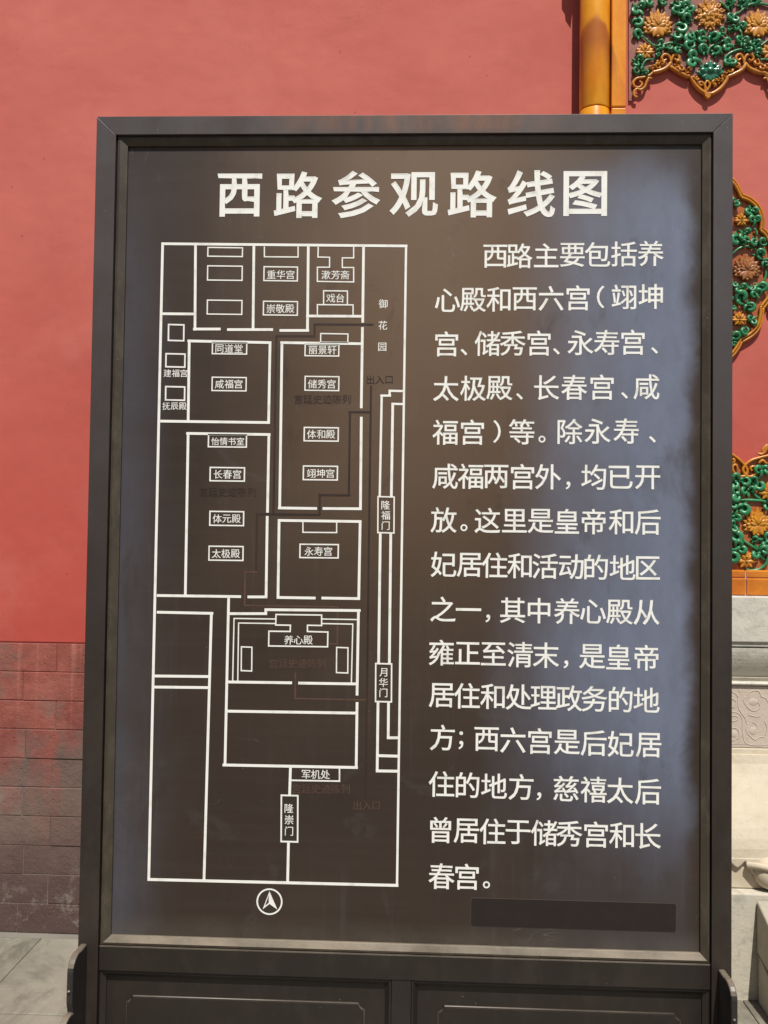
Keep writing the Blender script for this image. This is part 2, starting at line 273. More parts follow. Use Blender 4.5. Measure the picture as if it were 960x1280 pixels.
# ------------------------------------------------------------------ mesh helpers
class MB:
    def __init__(s): s.v = []; s.f = []
    def quad(s, *p):
        i = len(s.v); s.v += [tuple(q) for q in p]; s.f.append(tuple(range(i, i + len(p))))
    def box(s, x0, x1, y0, y1, z0, z1):
        s.hexa([(x0, y0, z0), (x1, y0, z0), (x1, y1, z0), (x0, y1, z0), (x0, y0, z1), (x1, y0, z1), (x1, y1, z1), (x0, y1, z1)])
    def hexa(s, p):
        i = len(s.v); s.v += p
        s.f += [tuple(i + k for k in q) for q in ((0, 3, 2, 1), (4, 5, 6, 7), (0, 1, 5, 4), (1, 2, 6, 5), (2, 3, 7, 6), (3, 0, 4, 7))]
    def prism_xz(s, pts, y0, y1):
        """closed outline in x,z extruded from y0 (front) to y1 (back)"""
        i = len(s.v); n = len(pts)
        s.v += [(x, y0, z) for x, z in pts] + [(x, y1, z) for x, z in pts]
        s.f.append(tuple(range(i, i + n))); s.f.append(tuple(range(i + 2 * n - 1, i + n - 1, -1)))
        for k in range(n): s.f.append((i + k, i + n + k, i + n + (k + 1) % n, i + (k + 1) % n))
    def extrude_x(s, prof, x0, x1, n=1):
        """open/closed profile (y,z) swept along x as a closed prism"""
        i = len(s.v); k = len(prof)
        s.v += [(x0, y, z) for y, z in prof] + [(x1, y, z) for y, z in prof]
        for a in range(k): s.f.append((i + a, i + (a + 1) % k, i + k + (a + 1) % k, i + k + a))
        s.f.append(tuple(range(i + k - 1, i - 1, -1))); s.f.append(tuple(range(i + k, i + 2 * k)))
    def tube(s, pts, rad, n=8, flat=1.0, caps=True):
        """pts: list of 3D points; rad: function of t in 0..1"""
        m_ = len(pts); i = len(s.v)
        for a, p in enumerate(pts):
            d = Vector(pts[min(a + 1, m_ - 1)]) - Vector(pts[max(a - 1, 0)])
            if d.length < 1e-9: d = Vector((1, 0, 0))
            d.normalize(); up = Vector((0, -1, 0)); sd_ = d.cross(up)
            if sd_.length < 1e-4: sd_ = Vector((1, 0, 0))
            sd_.normalize(); up2 = sd_.cross(d); r = rad(a / (m_ - 1))
            for k in range(n):
                t = 2 * math.pi * k / n
                s.v.append(tuple(Vector(p) + sd_ * (r * math.cos(t)) + up2 * (r * flat * math.sin(t))))
        for a in range(m_ - 1):
            for k in range(n):
                s.f.append((i + a * n + k, i + a * n + (k + 1) % n, i + (a + 1) * n + (k + 1) % n, i + (a + 1) * n + k))
        if caps: s.f.append(tuple(i + k for k in range(n - 1, -1, -1))); s.f.append(tuple(i + (m_ - 1) * n + k for k in range(n)))
    def blob(s, c, rx, ry, rz, nu=8, nv=6, rot=0.0):
        i = len(s.v); ca, sa = math.cos(rot), math.sin(rot)
        for a in range(nv + 1):
            ph = math.pi * a / nv
            for b in range(nu):
                th = 2 * math.pi * b / nu
                lx, lz, ly = rx * math.sin(ph) * math.cos(th), rz * math.sin(ph) * math.sin(th), -ry * math.cos(ph)
                s.v.append((c[0] + lx * ca - lz * sa, c[1] + ly, c[2] + lx * sa + lz * ca))
        for a in range(nv):
            for b in range(nu): s.f.append((i + a * nu + b, i + a * nu + (b + 1) % nu, i + (a + 1) * nu + (b + 1) % nu, i + (a + 1) * nu + b))
    def mesh(s, name, mat, smooth=False):
        me = bpy.data.meshes.new(name); me.from_pydata(s.v, [], s.f); me.validate(); me.update()
        import bmesh
        bm = bmesh.new(); bm.from_mesh(me); bmesh.ops.recalc_face_normals(bm, faces=bm.faces); bm.to_mesh(me); bm.free()
        if smooth: me.polygons.foreach_set('use_smooth', [True] * len(me.polygons))
        me.materials.append(mat); return me

WL = {}
def link(name, data, parent=None, loc=(0, 0, 0)):
    o = bpy.data.objects.new(name, data); col.objects.link(o); loc = Vector(loc)
    WL[o.name] = loc
    if parent: o.parent = parent; o.location = loc - WL[parent.name]
    else: o.location = loc
    return o
def tag(o, label=None, cat=None, group=None, kind=None):
    for k, v in (('label', label), ('category', cat), ('group', group), ('kind', kind)):
        if v: o[k] = v
    return o
def part(name, mb, mat, parent, smooth=False, bevel=0.0, loc=(0, 0, 0)):
    o = link(name, mb.mesh(name, mat, smooth), parent, loc)
    if bevel:
        b = o.modifiers.new('bevel', 'BEVEL'); b.width = bevel; b.segments = 2; b.limit_method = 'ANGLE'; b.angle_limit = R(40)
    return o
def spline(pts, k=5, closed=False):
    P = [Vector(p) for p in pts]; n = len(P); o = []
    rng = range(n) if closed else range(n - 1)
    for i in rng:
        if closed: a, b, c_, d = P[(i - 1) % n], P[i], P[(i + 1) % n], P[(i + 2) % n]
        else: a, b, c_, d = P[max(i - 1, 0)], P[i], P[i + 1], P[min(i + 2, n - 1)]
        for j in range(k):
            t = j / k
            o.append(0.5 * ((2 * b) + (c_ - a) * t + (2 * a - 5 * b + 4 * c_ - d) * t * t + (3 * b - a - 3 * c_ + d) * t ** 3))
    o.append(P[0].copy() if closed else P[-1].copy()); return [tuple(v) for v in o]

# ------------------------------------------------------------------ the ground
WY = 1.295                                        # face of the left wall
mb = MB(); mb.quad((-260, -260, -0.012), (260, -260, -0.012), (260, 260, -0.012), (-260, 260, -0.012))
ground = part('ground', mb, JOINT, None); tag(ground, kind='structure')
S = 0.62
for i in range(-6, 6):
    for j in range(-7, 2):
        x0 = i * S - 0.12 + (0.31 if j % 2 else 0); x1 = x0 + S - 0.003; y0 = 1.30 + (j - 1) * 0.52; y1 = y0 + 0.515
        if x0 > 3 or y0 > WY: continue
        mb = MB(); h = rnd.uniform(-0.002, 0.002); mb.box(x0, x1, y0, min(y1, WY + .02), -0.06, h)
        part('flagstone', mb, FLAG, ground, bevel=0.003)

# ------------------------------------------------------------------ left wall
wall = tag(link('boundary_wall', None, None, (-1, WY, 0)), 'red washed boundary wall on stained grey bricks at the left behind the sign', 'wall')
ZB = 1.098
mb = MB(); nx, nz = 24, 24
X0, X1 = -6.0, at(727, 400, WY)[0] + 0.03
mb.box(X0, X1, WY, WY + 0.5, ZB, 4.6)
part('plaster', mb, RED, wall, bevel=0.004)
mb = MB(); mb.box(X0, X1, WY + 0.0022, WY + 0.5, -0.1, ZB)
part('brick_core', mb, MORTAR, wall)
mb = MB(); mb.extrude_x([(WY - 0.22, 4.6), (WY - 0.22, 4.68), (WY + 0.25, 5.0), (WY + 0.72, 4.68), (WY + 0.72, 4.6)], X0, 3.2)
part('coping', mb, ROOFY, wall)
rows = [ZB - 0.003 - 0.1085 * k for k in range(11)]
for k, zt in enumerate(rows):
    zb = zt - 0.1085 + 0.0013
    if zb < -0.02: zb = -0.02
    if zt < 0: break
    xj = at(65 if k % 2 == 0 else 28, 990, WY)[0] + rnd.uniform(-.01, .01)
    L = 0.40; xs = xj - L * 6
    while xs < X1 - 0.05:
        xe = min(xs + L - 0.0015, X1)
        mb = MB(); d = rnd.uniform(-0.0015, 0.002)
        mb.box(xs + rnd.uniform(0, .001), xe, WY - 0.001 + d, WY + 0.04, zb + rnd.uniform(0, .001), zt)
        part('brick', mb, BRICK, wall, bevel=rnd.uniform(0.0010, 0.0035))
        xs += L
mb = MB(); fpts = []
xs = [X0 + i * 0.05 for i in range(int((X1 - X0) / 0.05))]
for i in range(len(xs) - 1):
    a = 0.010
    mb.hexa([(xs[i], WY - a - .01, 0.0), (xs[i + 1], WY - a - .01, 0.0), (xs[i + 1], WY + .01, 0.0), (xs[i], WY + .01, 0.0),
             (xs[i], WY - .004, a), (xs[i + 1], WY - .004, a), (xs[i + 1], WY + .01, a), (xs[i], WY + .01, a)])
part('mortar_fillet', mb, JOINT, wall)

# ------------------------------------------------------------------ right: glazed gate wall
GY = 1.235                                        # plaster face between the reliefs
gate = tag(link('gate_wall', None, None, (1.3, GY, 0)), 'red gate wall with yellow pilaster and green and amber glazed flower reliefs at the right', 'wall')
gx0 = at(783, 200, 1.18)[0]
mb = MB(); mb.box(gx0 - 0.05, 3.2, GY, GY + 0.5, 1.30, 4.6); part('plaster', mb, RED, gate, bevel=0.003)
# pilaster: round shaft and flat strip
xa, xb, xc = at(725.5, 100, 1.20)[0], at(764.5, 100, 1.18)[0], at(783, 100, 1.18)[0]
def shaft(z0, z1, grow=0.0):
    mb = MB(); n = 20; r = (xb - xa) / 2 + grow; c = (xa + xb) / 2; ring = []
    for k in range(n + 1):
        t = R(-75 + 255 * k / n); ring.append((c - r * math.cos(t), 1.215 - r * math.sin(t)))
    ring += [(xb, WY + .1), (c - r * .2, WY + .1)]
    i = len(ring); mb.v = [(x, y, z0) for x, y in ring] + [(x, y, z1) for x, y in ring]
    for k in range(i): mb.f.append((k, (k + 1) % i, i + (k + 1) % i, i + k))
    mb.f += [tuple(range(i - 1, -1, -1)), tuple(range(i, 2 * i))]
    return mb
zj = at(745, 133, 1.17)[1]
segs = [(1.30, 1.70), (1.704, 2.20), (2.204, 2.70), (2.704, zj), (zj + 0.004, zj + 0.75), (zj + .754, 4.5)]
for z0, z1 in segs:
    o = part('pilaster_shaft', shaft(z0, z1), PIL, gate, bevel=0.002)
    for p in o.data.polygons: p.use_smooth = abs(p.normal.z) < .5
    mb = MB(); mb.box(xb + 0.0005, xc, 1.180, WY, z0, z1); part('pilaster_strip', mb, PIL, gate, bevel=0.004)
mb = MB(); mb.box(xa + .02, xc - .004, 1.215, WY, 1.3, 4.5); part('joint_filler', mb, DARKJ, gate)
mb = MB()                                        # carved bracket beside the shaft, above the picture
zt = at(725, -64, 1.17)[1]; xl = xa - .03
mb.prism_xz([(xa - .0005, zt - .02), (xa - .012, zt), (xa - .02, zt + .012), (xa - .022, zt + .035), (xa - .034, zt + .055), (xa - .036, zt + .3), (xa - .0005, zt + .3)], 1.18, 1.30)
part('bracket', mb, AMBER, gate)

def A(o, s):                                     # crop coordinates -> photo pixels
    return lambda x, y: (o[0] + x / s, o[1] + y / s)
R1 = A((780, 0), 9.846); R2 = A((865, 0), 9.846); R3 = A((905, 215), 9.846); R4 = A((905, 335), 9.846); R5 = A((905, 550), 6.4)
RY = 1.227                                       # face of the backing plates
PPM = 1072 / 3.146
AXM = 883.5                                      # the panel is symmetric about this column
ax_top = lambda: at(AXM, 100, RY)[0]
def w3(px, py, h=0.0):
    x, z = at(px, py, RY); return (x, RY - h, z)

def petal(mb, c, ang, L, W, h0, lift, bulge, curl=0.0):
    nu, nv = 7, 4; i = len(mb.v); ca, sa = math.cos(ang), math.sin(ang)
    for a in range(nu + 1):
        u = a / nu; wd = W * min(1, 0.45 + 1.5 * u) * max(0.0, 1 - u ** 3.2) ** 0.85
        for b in range(-nv, nv + 1):
            v = b / nv; lx = u * L; lz = v * wd
            hh = h0 + lift * math.sin(u * 1.9) + bulge * (1 - v * v) * (1 - u * u * .3) - curl * (1 - abs(v)) ** 3 * u + 0.0012 * (abs(v) > .9)
            mb.v.append((c[0] + lx * ca - lz * sa, -hh, c[2] + lx * sa + lz * ca))
        # skirt down to the plate
    w_ = 2 * nv + 1
    for a in range(nu):
        for b in range(w_ - 1): mb.f.append((i + a * w_ + b, i + a * w_ + b + 1, i + (a + 1) * w_ + b + 1, i + (a + 1) * w_ + b))
    # side walls
    rim = [i + a * w_ for a in range(nu + 1)] + [i + nu * w_ + b for b in range(1, w_)] + [i + a * w_ + w_ - 1 for a in range(nu - 1, -1, -1)]
    j = len(mb.v); mb.v += [(mb.v[q][0], min(mb.v[q][1] + 0.16, 0.0), mb.v[q][2]) for q in rim]
    for k in range(len(rim) - 1): mb.f.append((rim[k], rim[k + 1], j + k + 1, j + k))

def flower_mesh(kind, mat):
    mb = MB()                                    # unit flower of radius 1 around the origin, relief towards -y
    c = (0, 0, -0.28)
    D = math.radians
    if kind == 'big':
        mb.blob((0, -.05, 0), .62, .22, .62, 16, 6)
        for a, L in ((90, 1.28), (66, 1.2), (114, 1.2), (43, 1.12), (137, 1.12), (21, 1.05), (159, 1.05), (1, .98), (179, .98), (-18, .92), (198, .92)):
            petal(mb, c, D(a), L, .215, .10, .10, .09, .03)
        for a, L in ((78, 1.0), (102, 1.0), (55, .92), (125, .92), (32, .85), (148, .85), (10, .78), (170, .78), (-10, .72), (190, .72)):
            petal(mb, c, D(a), L, .20, .20, .10, .10, .03)
        for a, L in ((90, .78), (64, .68), (116, .68), (38, .6), (142, .6), (14, .52), (166, .52)):
            petal(mb, (0, 0, -.22), D(a), L, .18, .30, .10, .10)
        for a, L in ((90, .46), (60, .38), (120, .38)):
            petal(mb, (0, 0, -.12), D(a), L, .13, .42, .06, .08)
        for a, L in ((-28, .62), (208, .62)): petal(mb, (0, 0, -.32), D(a), L, .24, .30, .02, .12)
        for a, L in ((-62, .66), (242, .66)): petal(mb, (0, 0, -.30), D(a), L, .26, .34, .02, .12)
        mb.blob((0, -.34, -.34), .12, .12, .10); mb.blob((0, -.30, -.86), .11, .12, .10)
    elif kind == 'round':
        mb.blob((0, -.05, 0), .75, .22, .8, 16, 6)
        for k in range(12):
            a = k * 30 + 15; petal(mb, (0, 0, -.02), D(a), 1.0 + .08 * (k in (2, 3)), .22, .14, .06, .10, .05)
            t = D(a); mb.tube(spline([(.72 * math.cos(t) + .11 * math.cos(q), -.30, .72 * math.sin(t) + .11 * math.sin(q)) for q in [t + x for x in (0, 1.4, 2.8, 4.2, 5.4)]], 3), lambda u: .035, 6)
            mb.blob((.70 * math.cos(t), -.28, .70 * math.sin(t)), .06, .07, .06, 6, 4)
        for k in range(8): petal(mb, (0, 0, .05), D(k * 45 + 22), .56, .18, .30, .06, .08)
        for k in range(6): petal(mb, (0, 0, .08), D(k * 60), .34, .14, .40, .04, .06)
        for k in range(7): mb.blob((.13 * math.cos(k * .9), -.47, .10 + .13 * math.sin(k * .9)), .05, .05, .05, 6, 4)
        mb.blob((0, -.28, -1.02), .10, .12, .10)
    else:
        c = (0, 0, -.3)
        for a, L in ((90, 1.2), (58, 1.1), (122, 1.1), (28, 1.05), (152, 1.05)): petal(mb, c, D(a), L, .36, .14, .08, .14, .03)
        for a, L in ((90, .85), (50, .75), (130, .75)): petal(mb, (0, 0, -.2), D(a), L, .28, .30, .08, .12)
        for a, L in ((2, 1.05), (178, 1.05)): petal(mb, (0, 0, -.3), D(a), L, .26, .28, .04, .14)
        for a, L in ((-45, .8), (225, .8), (-90, .62)): petal(mb, (0, 0, -.3), D(a), L, .30, .26, .0, .14)
        mb.blob((0, -.42, .18), .17, .16, .17); mb.blob((.17, -.36, .40), .10, .12, .10); mb.blob((-.17, -.36, .40), .10, .12, .10); mb.blob((0, -.40, -.28), .14, .14, .12)
    return mb.mesh('flower', mat, True)
FM = {(k, mt.name): flower_mesh(k, mt) for k in ('big', 'round', 'small') for mt in (FLOWER, BUFF)}

def leaf_mesh(v, mat):
    """curled lobed leaf, unit radius, relief towards -y"""
    r = random.Random(v); mb = MB(); k = v % 4; sg = 1 if v % 2 else -1
    def lobe(cx, cz, q, a0, sweep, r0, r1, hh=.42):
        pts = []
        for j in range(13):
            t = j / 12; a = R(a0) + R(sweep) * t; qq = q * (1 - .22 * t)
            pts.append((cx + qq * math.cos(a), -(.16 + hh * math.sin(.35 + t * 2.3)), cz + qq * math.sin(a)))
        mb.tube(pts, lambda t: 1.22 * (r0 + (r1 - r0) * math.sin(min(1, t * 1.1) * math.pi * .62)) + .03, 9, .75)
        e = pts[-1]; mb.blob((e[0], e[1] - .03, e[2]), r1 * .95, r1, r1 * .95, 7, 5)
        mb.blob((cx, -.03, cz), q * 1.05, .18, q * 1.05, 10, 4)
    def tail(p, rr=.26):
        mb.tube(spline([(x, -h, z) for x, h, z in p], 4), lambda t: rr * (1 - t ** 1.5) + .035, 7, .8)
    if k == 0:
        lobe(-.42, .18, .40, -70, -265, .10, .20); lobe(.42, .22, .38, -110, 265, .10, .19)
        tail([(0, .30, .12), (.02, .34, -.35), (-.12, .26, -.75), (-.34, .14, -1.05)])
    elif k == 1:
        lobe(0, .10, .62, -95, -262, .12, .25); tail([(-.05, .25, -.5), (.35, .32, -.62), (.72, .28, -.45), (1.02, .16, -.12)])
        petal(mb, (-.15, 0, -.4), R(205), .85, .24, .14, .14, .10, .05)
    elif k == 2:
        lobe(-.30, .42, .36, -60, -250, .10, .19); lobe(.34, -.36, .42, 110, -262, .11, .21)
        tail([(-.2, .3, .1), (.0, .38, 0), (.1, .36, -.05)], .2); petal(mb, (.1, 0, .1), R(40), .95, .26, .16, .16, .12, .05); petal(mb, (-.1, 0, -.1), R(225), .9, .22, .14, .14, .10, .05)
    else:
        lobe(.1, .05, .52, 160, 255, .11, .23)
        for a_, L_ in ((95, .95), (140, .95), (185, 1.0)): petal(mb, (.0, 0, -.05), R(a_), L_, .22, .12, .16, .10, .05)
        tail([(.2, .25, -.4), (.05, .3, -.8), (-.3, .16, -1.0)])
    return mb.mesh('leaf', mat, True)
LM = [leaf_mesh(v, GREEN) for v in range(8)]
AM = [leaf_mesh(v + 20, AMBER) for v in range(4)]
def bud_mesh():
    mb = MB()
    for a, L in ((90, 1.1), (45, 1.0), (135, 1.0), (8, .98), (172, .98)): petal(mb, (0, 0, -.35), R(a), L, .26, .2, .15, .14, .04)
    for a, L in ((90, .75), (35, .7), (145, .7)): petal(mb, (0, 0, -.35), R(a), L, .26, .36, .12, .14)
    for a in (-30, 210, -90, -60, 240): petal(mb, (0, 0, -.35), R(a), .62, .24, .30, .0, .16)
    for a in (0, 60, 120, 180): mb.blob((.5 * math.cos(R(a)), -.45, .5 * math.sin(R(a)) - .1), .2, .2, .2)
    mb.blob((0, -.5, -.1), .3, .25, .25)
    return mb.mesh('lotus_bud', DKGREEN, True)
BUD = bud_mesh()

def put(name, me, parent, px, py, rpx, rot=0.0, depth=0.030, mirror=False, h=0.0, sx=1.0):
    x, y, z = w3(px, py, h); s = rpx / PPM
    o = link(name, me, parent, (x, y, z)); o.rotation_euler = (0, -rot, 0); o.scale = (s * sx * (-1 if mirror else 1), depth / .55, s)
    return o
def vine(parent, pts, r=0.0042, name='vine', mat=None, h=0.006, taper=0.5, k=5, flat=1.0):
    mb = MB(); P = spline([w3(px, py, h) for px, py in pts], k)
    mb.tube(P, lambda t: r * (1 - taper * abs(2 * t - 1) ** 3), 8, flat)
    return part(name, mb, mat or GREEN, parent, smooth=True)
def mir(pts): return [(2 * AXM - x, y) for x, y in pts]
def plate(name, pts, mat, parent, front=RY, back=GY + .002, k=4, bevel=.002):
    P = spline([w3(px, py) for px, py in pts], k, True)[:-1]
    mb = MB(); mb.prism_xz([(p[0], p[2]) for p in P], front, back); return part(name, mb, mat, parent, bevel=bevel)
def rawplate(name, pts, mat, parent, front=RY, back=GY + .002):
    P = [w3(px, py) for px, py in pts]
    mb = MB(); mb.prism_xz([(p[0], p[2]) for p in P], front, back); return part(name, mb, mat, parent, bevel=.0015)

def leaves(parent, items, cv, both=False, scale=1.0):
    for (x, y, r_) in items:
        px, py = cv(x, y); rr = r_ * scale / cv.s
        for mm in ((False, True) if both else (False,)):
            q = 2 * AXM - px if mm else px
            a = rnd.uniform(0, 2 * math.pi)
            put('leaf', LM[rnd.randrange(8)], parent, q, py, rr * 1.38, a, rnd.uniform(.013, .017), mm)
for f_, s_ in ((R1, 9.846), (R2, 9.846), (R3, 9.846), (R4, 9.846), (R5, 6.4)): f_.s = s_

# --- upper relief
edge_l = [R1(*p) for p in ((345, 905), (450, 880), (530, 835), (562, 790))]
edge_m = [R1(*p) for p in ((562, 835), (650, 890), (740, 940), (800, 955))]
pend = [R2(*p) for p in ((-15, 960), (0, 1010), (60, 1090), (150, 1160), (190, 1170), (250, 1160), (340, 1100), (410, 1010), (428, 955))]
edge_r = [R2(*p) for p in ((428, 960), (530, 915), (610, 870), (650, 800))]
edge_s = [R2(*p) for p in ((645, 790), (700, 855), (800, 900), (880, 915), (960, 960))]
outl = [R1(60, -700), R1(60, 1240), R1(95, 1240), R1(120, 1000), R1(230, 960)] + [R1(*p) for p in ((345, 900), (450, 872), (540, 815), (650, 882), (740, 930), (800, 945), (840, 1010), (900, 1080), (985, 1140), (1020, 1158))]
outl = outl + [(2 * AXM - x, y) for x, y in outl[::-1]]
upper = rawplate('relief_panel', outl, PLATE, gate); upper['label'] = 'upper glazed relief of green leaves and amber flowers above a scalloped edge'
edging = [edge_l, edge_m, pend, edge_r, edge_s]
for e in edging:
    vine(upper, e, .0078, 'scalloped_rim', AMBER, .005, .12, 6, 1.2)
hooks = [[(575, 800), (560, 730), (530, 690), (480, 690), (455, 730), (480, 765), (515, 745)], [(560, 800), (590, 715), (620, 685), (660, 700), (670, 740), (640, 758), (612, 735)],
         [(345, 905), (300, 945), (220, 968), (150, 980), (105, 1030), (130, 1085), (190, 1085), (215, 1040), (180, 1015)], [(335, 985), (300, 975), (275, 1010), (250, 1080), (200, 1120), (150, 1110), (115, 1150), (125, 1200), (160, 1205)]]
for hk in hooks:
    for mm in (0, 1):
        pts = [R1(*p) for p in hk]
        vine(upper, mir(pts) if mm else pts, .0052, 'scroll', AMBER, .007, .25, 5, 1.1)
for hk in ([(150, 1155), (150, 1080), (120, 1030), (80, 1030), (90, 1065), (120, 1060)], [(190, 1130), (150, 1060), (180, 1010), (210, 1060), (180, 1120), (150, 1150)], [(215, 1050), (250, 1020), (280, 1060), (255, 1080)]):
    vine(upper, [R2(*p) for p in hk], .0045, 'scroll', AMBER, .007, .3, 5, 1.1)
for x, y, r_, a in ((460, 890, 38, .3), (540, 825, 40, .6), (790, 785, 42, 2.2), (850, 845, 38, 2.4), (905, 835, 36, 2), (40, 975, 34, 2.6), (265, 1035, 34, 1), (325, 1005, 34, .8), (385, 950, 34, .9), (-180, 815, 40, 2.2), (-140, 860, 38, 2.4), (-60, 890, 32, 2), (-400, 790, 40, .6), (-430, 830, 36, .5), (-500, 855, 34, .2)):
    px, py = R2(x, y); put('amber_leaf', AM[rnd.randrange(4)], upper, px, py, r_ * 1.3 / 9.846, a, .012)
for x, y in ((180, 1188),):
    px, py = R2(x, y); mb = MB(); q = w3(px, py, .008); s = 4 / PPM
    mb.prism_xz([(q[0] - s, q[2] + s), (q[0] + s, q[2] + s * .6), (q[0] + s * .8, q[2] - s * .8), (q[0], q[2] - s * 1.2), (q[0] - s * .9, q[2] - s * .3)], q[1] - .006, GY - .004)
    part('tip', mb, AMBER, upper, bevel=.002)
leaves(upper, [(165, 120, 72), (300, 50, 55), (465, 35, 50), (165, 290, 58), (165, 430, 62), (640, 50, 60), (655, 150, 66), (770, 120, 70), (765, 250, 62), (700, 360, 66), (640, 470, 60), (800, 490, 66), (790, 590, 60), (645, 630, 52), (430, 580, 50), (410, 680, 38), (165, 780, 58), (240, 895, 42), (145, 890, 40), (548, 610, 42), (850, 745, 84)], R1)
leaves(upper, [(455, 60, 60), (620, 50, 72), (770, 30, 58), (500, 225, 64), (570, 350, 60), (460, 380, 36), (120, 480, 62), (250, 475, 58), (360, 430, 48), (130, 620, 66), (290, 650, 60), (435, 570, 66), (600, 510, 58), (450, 775, 62), (760, 550, 54), (665, 610, 46), (10, 455, 50), (800, 670, 44)], R2)
vv = [[(210, 440), (280, 510), (400, 590), (500, 555), (600, 540), (720, 580), (800, 620)], [(375, 745), (270, 750), (215, 830), (215, 900)], [(800, 380), (886, 440), (950, 440), (1010, 410)], [(690, 200), (720, 260), (800, 290)]]
for v_ in vv:
    vine(upper, [R1(*p) for p in v_]); vine(upper, mir([R1(*p) for p in v_]))
for v_ in ([(550, 190), (640, 110), (720, 65), (860, 60), (960, 85)], [(400, 800), (400, 720), (480, 655), (600, 620), (700, 640)], [(180, 690), (210, 600), (300, 550), (430, 490)], [(330, 30), (400, 90), (450, 150)]):
    vine(upper, [R2(*p) for p in v_], .0048)
for x, y, r_ in ((215, 870, 150),):
    px, py = R2(x, y); put('lotus_bud', BUD, upper, px, py, r_ / 9.846, 0, .016, sx=1.25)
for px, py, rx, kd, mt in ((821.5, 31, 19.5, 'big', 'flower_glaze'), (886.5, 19, 20.0, 'round', 'flower_glaze'), (946.5, 31, 19.5, 'big', 'flower_glaze')):
    put('flower', FM[(kd, mt)], upper, px, py, rx, 0, .020)
for px, py, rx in ((805.5, 64.5, 11.5), (961.5, 64.5, 11.5)): put('flower', FM[('small', 'flower_glaze')], upper, px, py, rx, 0, .018)
# more above the picture so that it goes on plausibly
for k in range(26):
    put('leaf', LM[k % 8], upper, 795 + (k * 37) % 178, -8 - (k * 23) % 60, 7, k * 1.3, .014)

# --- side medallion (mirrored about the axis)
rim_r = [R3(*p) for p in ((-215, -120), (-120, -60), (-60, 0), (0, 40), (105, 115), (165, 200), (215, 300))], \
        [R3(*p) for p in ((215, 300), (320, 345), (410, 430), (455, 530), (468, 640), (460, 715))], \
        [R3(*p) for p in ((460, 715), (520, 770), (575, 880), (600, 1010), (605, 1200))]
rim_b = [R4(*p) for p in ((605, 20), (595, 200), (560, 360), (500, 450), (465, 495))], \
        [R4(*p) for p in ((465, 495), (455, 610), (420, 730), (340, 825), (205, 905))], \
        [R4(*p) for p in ((205, 905), (170, 975), (100, 1070), (0, 1160), (-120, 1230), (-215, 1260))]
half = []
for seg in (*rim_r, *rim_b): half += seg[(0 if not half else 1):]
full = half + mir(half)[::-1]
med = rawplate('medallion', full, PLATEO, gate, RY + .003); med['label'] = 'oval lobed medallion of green leaves and amber flowers beside the frame'
cxm, cym = AXM, 337
def inset(pts, d):
    o = []
    for x, y in pts:
        v = Vector((x - cxm, y - cym)); L = v.length; o.append((cxm + v.x * (1 - d / L), cym + v.y * (1 - d / L)))
    return o
for seg in (*rim_r, *rim_b):
    for mm in (0, 1):
        for d, r_, h in ((-1.4, .0050, .004), (2.6, .0056, .006)):
            p = inset(seg, d); vine(med, mir(p) if mm else p, r_, 'lobed_rim', AMBER, h, .05, 6, 1.3)
leaves(med, [(125, 390, 45), (320, 495, 60), (365, 605, 58), (240, 775, 62), (125, 835, 74), (355, 870, 58), (455, 880, 46), (430, 1020, 54), (505, 1130, 50), (220, 885, 36)], R3, True)
leaves(med, [(120, 215, 42), (190, 260, 56), (450, 250, 60), (385, 335, 58), (190, 370, 72), (330, 260, 46), (300, 490, 58), (340, 640, 56), (140, 850, 60), (240, 790, 50), (95, 500, 40), (110, 920, 40)], R4, True)
for v_, cv in (([(90, 1020), (180, 945), (280, 922), (375, 965)], R3), ([(365, 700), (385, 740), (400, 800)], R3), ([(505, 1200), (505, 1290), (460, 1380)], R3), ([(270, 240), (330, 255), (420, 210)], R4)):
    p = [cv(*q) for q in v_]; vine(med, p, .0045); vine(med, mir(p), .0045)
for x, y, r_, cv, kd, mt in ((272, 1185, 172, R3, 'big', 'worn_amber_glaze'), (205, 590, 88, R3, 'small', 'flower_glaze'), (178, 625, 92, R4, 'small', 'flower_glaze')):
    px, py = cv(x, y)
    for q in (px, 2 * AXM - px): put('flower', FM[(kd, mt)], med, q, py, r_ / 9.846, 0, .020)
px, py = R4(520, 530)
mb = MB(); q = w3(963, 388); mb.blob((q[0], GY - .008, q[2]), .012, .010, .016); part('tip', mb, AMBER, med, True)

# --- lower relief
oo = [R5(*p) for p in ((-140, 40), (-60, 40), (0, 70), (60, 115), (110, 155), (160, 205), (210, 160), (280, 138), (350, 118), (440, 100))]
zl = [(at_, ) for at_ in ()]
outb = [(AXM, 560)] + oo + [(979, 566), (979, 718)] 
outb = outb + [(2 * AXM - x, y) for x, y in outb[::-1]][:-1]
lower = rawplate('relief_panel', outb, PLATEO, gate); lower['label'] = 'lower glazed relief of green leaves and amber flowers above orange tiles'
for hk in ([(-60, 40), (0, 70), (60, 118), (110, 155), (150, 195), (178, 240), (165, 285), (110, 292), (72, 262), (62, 215), (90, 200), (100, 235)],
           [(440, 100), (350, 125), (280, 142), (210, 165), (160, 205), (145, 245), (175, 290), (220, 290), (250, 255), (238, 215), (205, 222), (215, 250)]):
    p = [R5(*q) for q in hk]
    for mm in (0, 1): vine(lower, mir(p) if mm else p, .0054, 'scalloped_rim', AMBER, .008, .2, 6, 1.1)
for hk in ([(262, 108), (290, 115), (320, 95), (335, 55), (370, 30)], [(300, 105), (310, 70), (340, 35)], [(270, 190), (300, 165), (330, 190), (360, 195)], [(65, 200), (75, 165), (60, 150)]):
    p = [R5(*q) for q in hk]
    for mm in (0, 1): vine(lower, mir(p) if mm else p, .0058, 'scroll', AMBER, .007, .5, 5, 1.1)
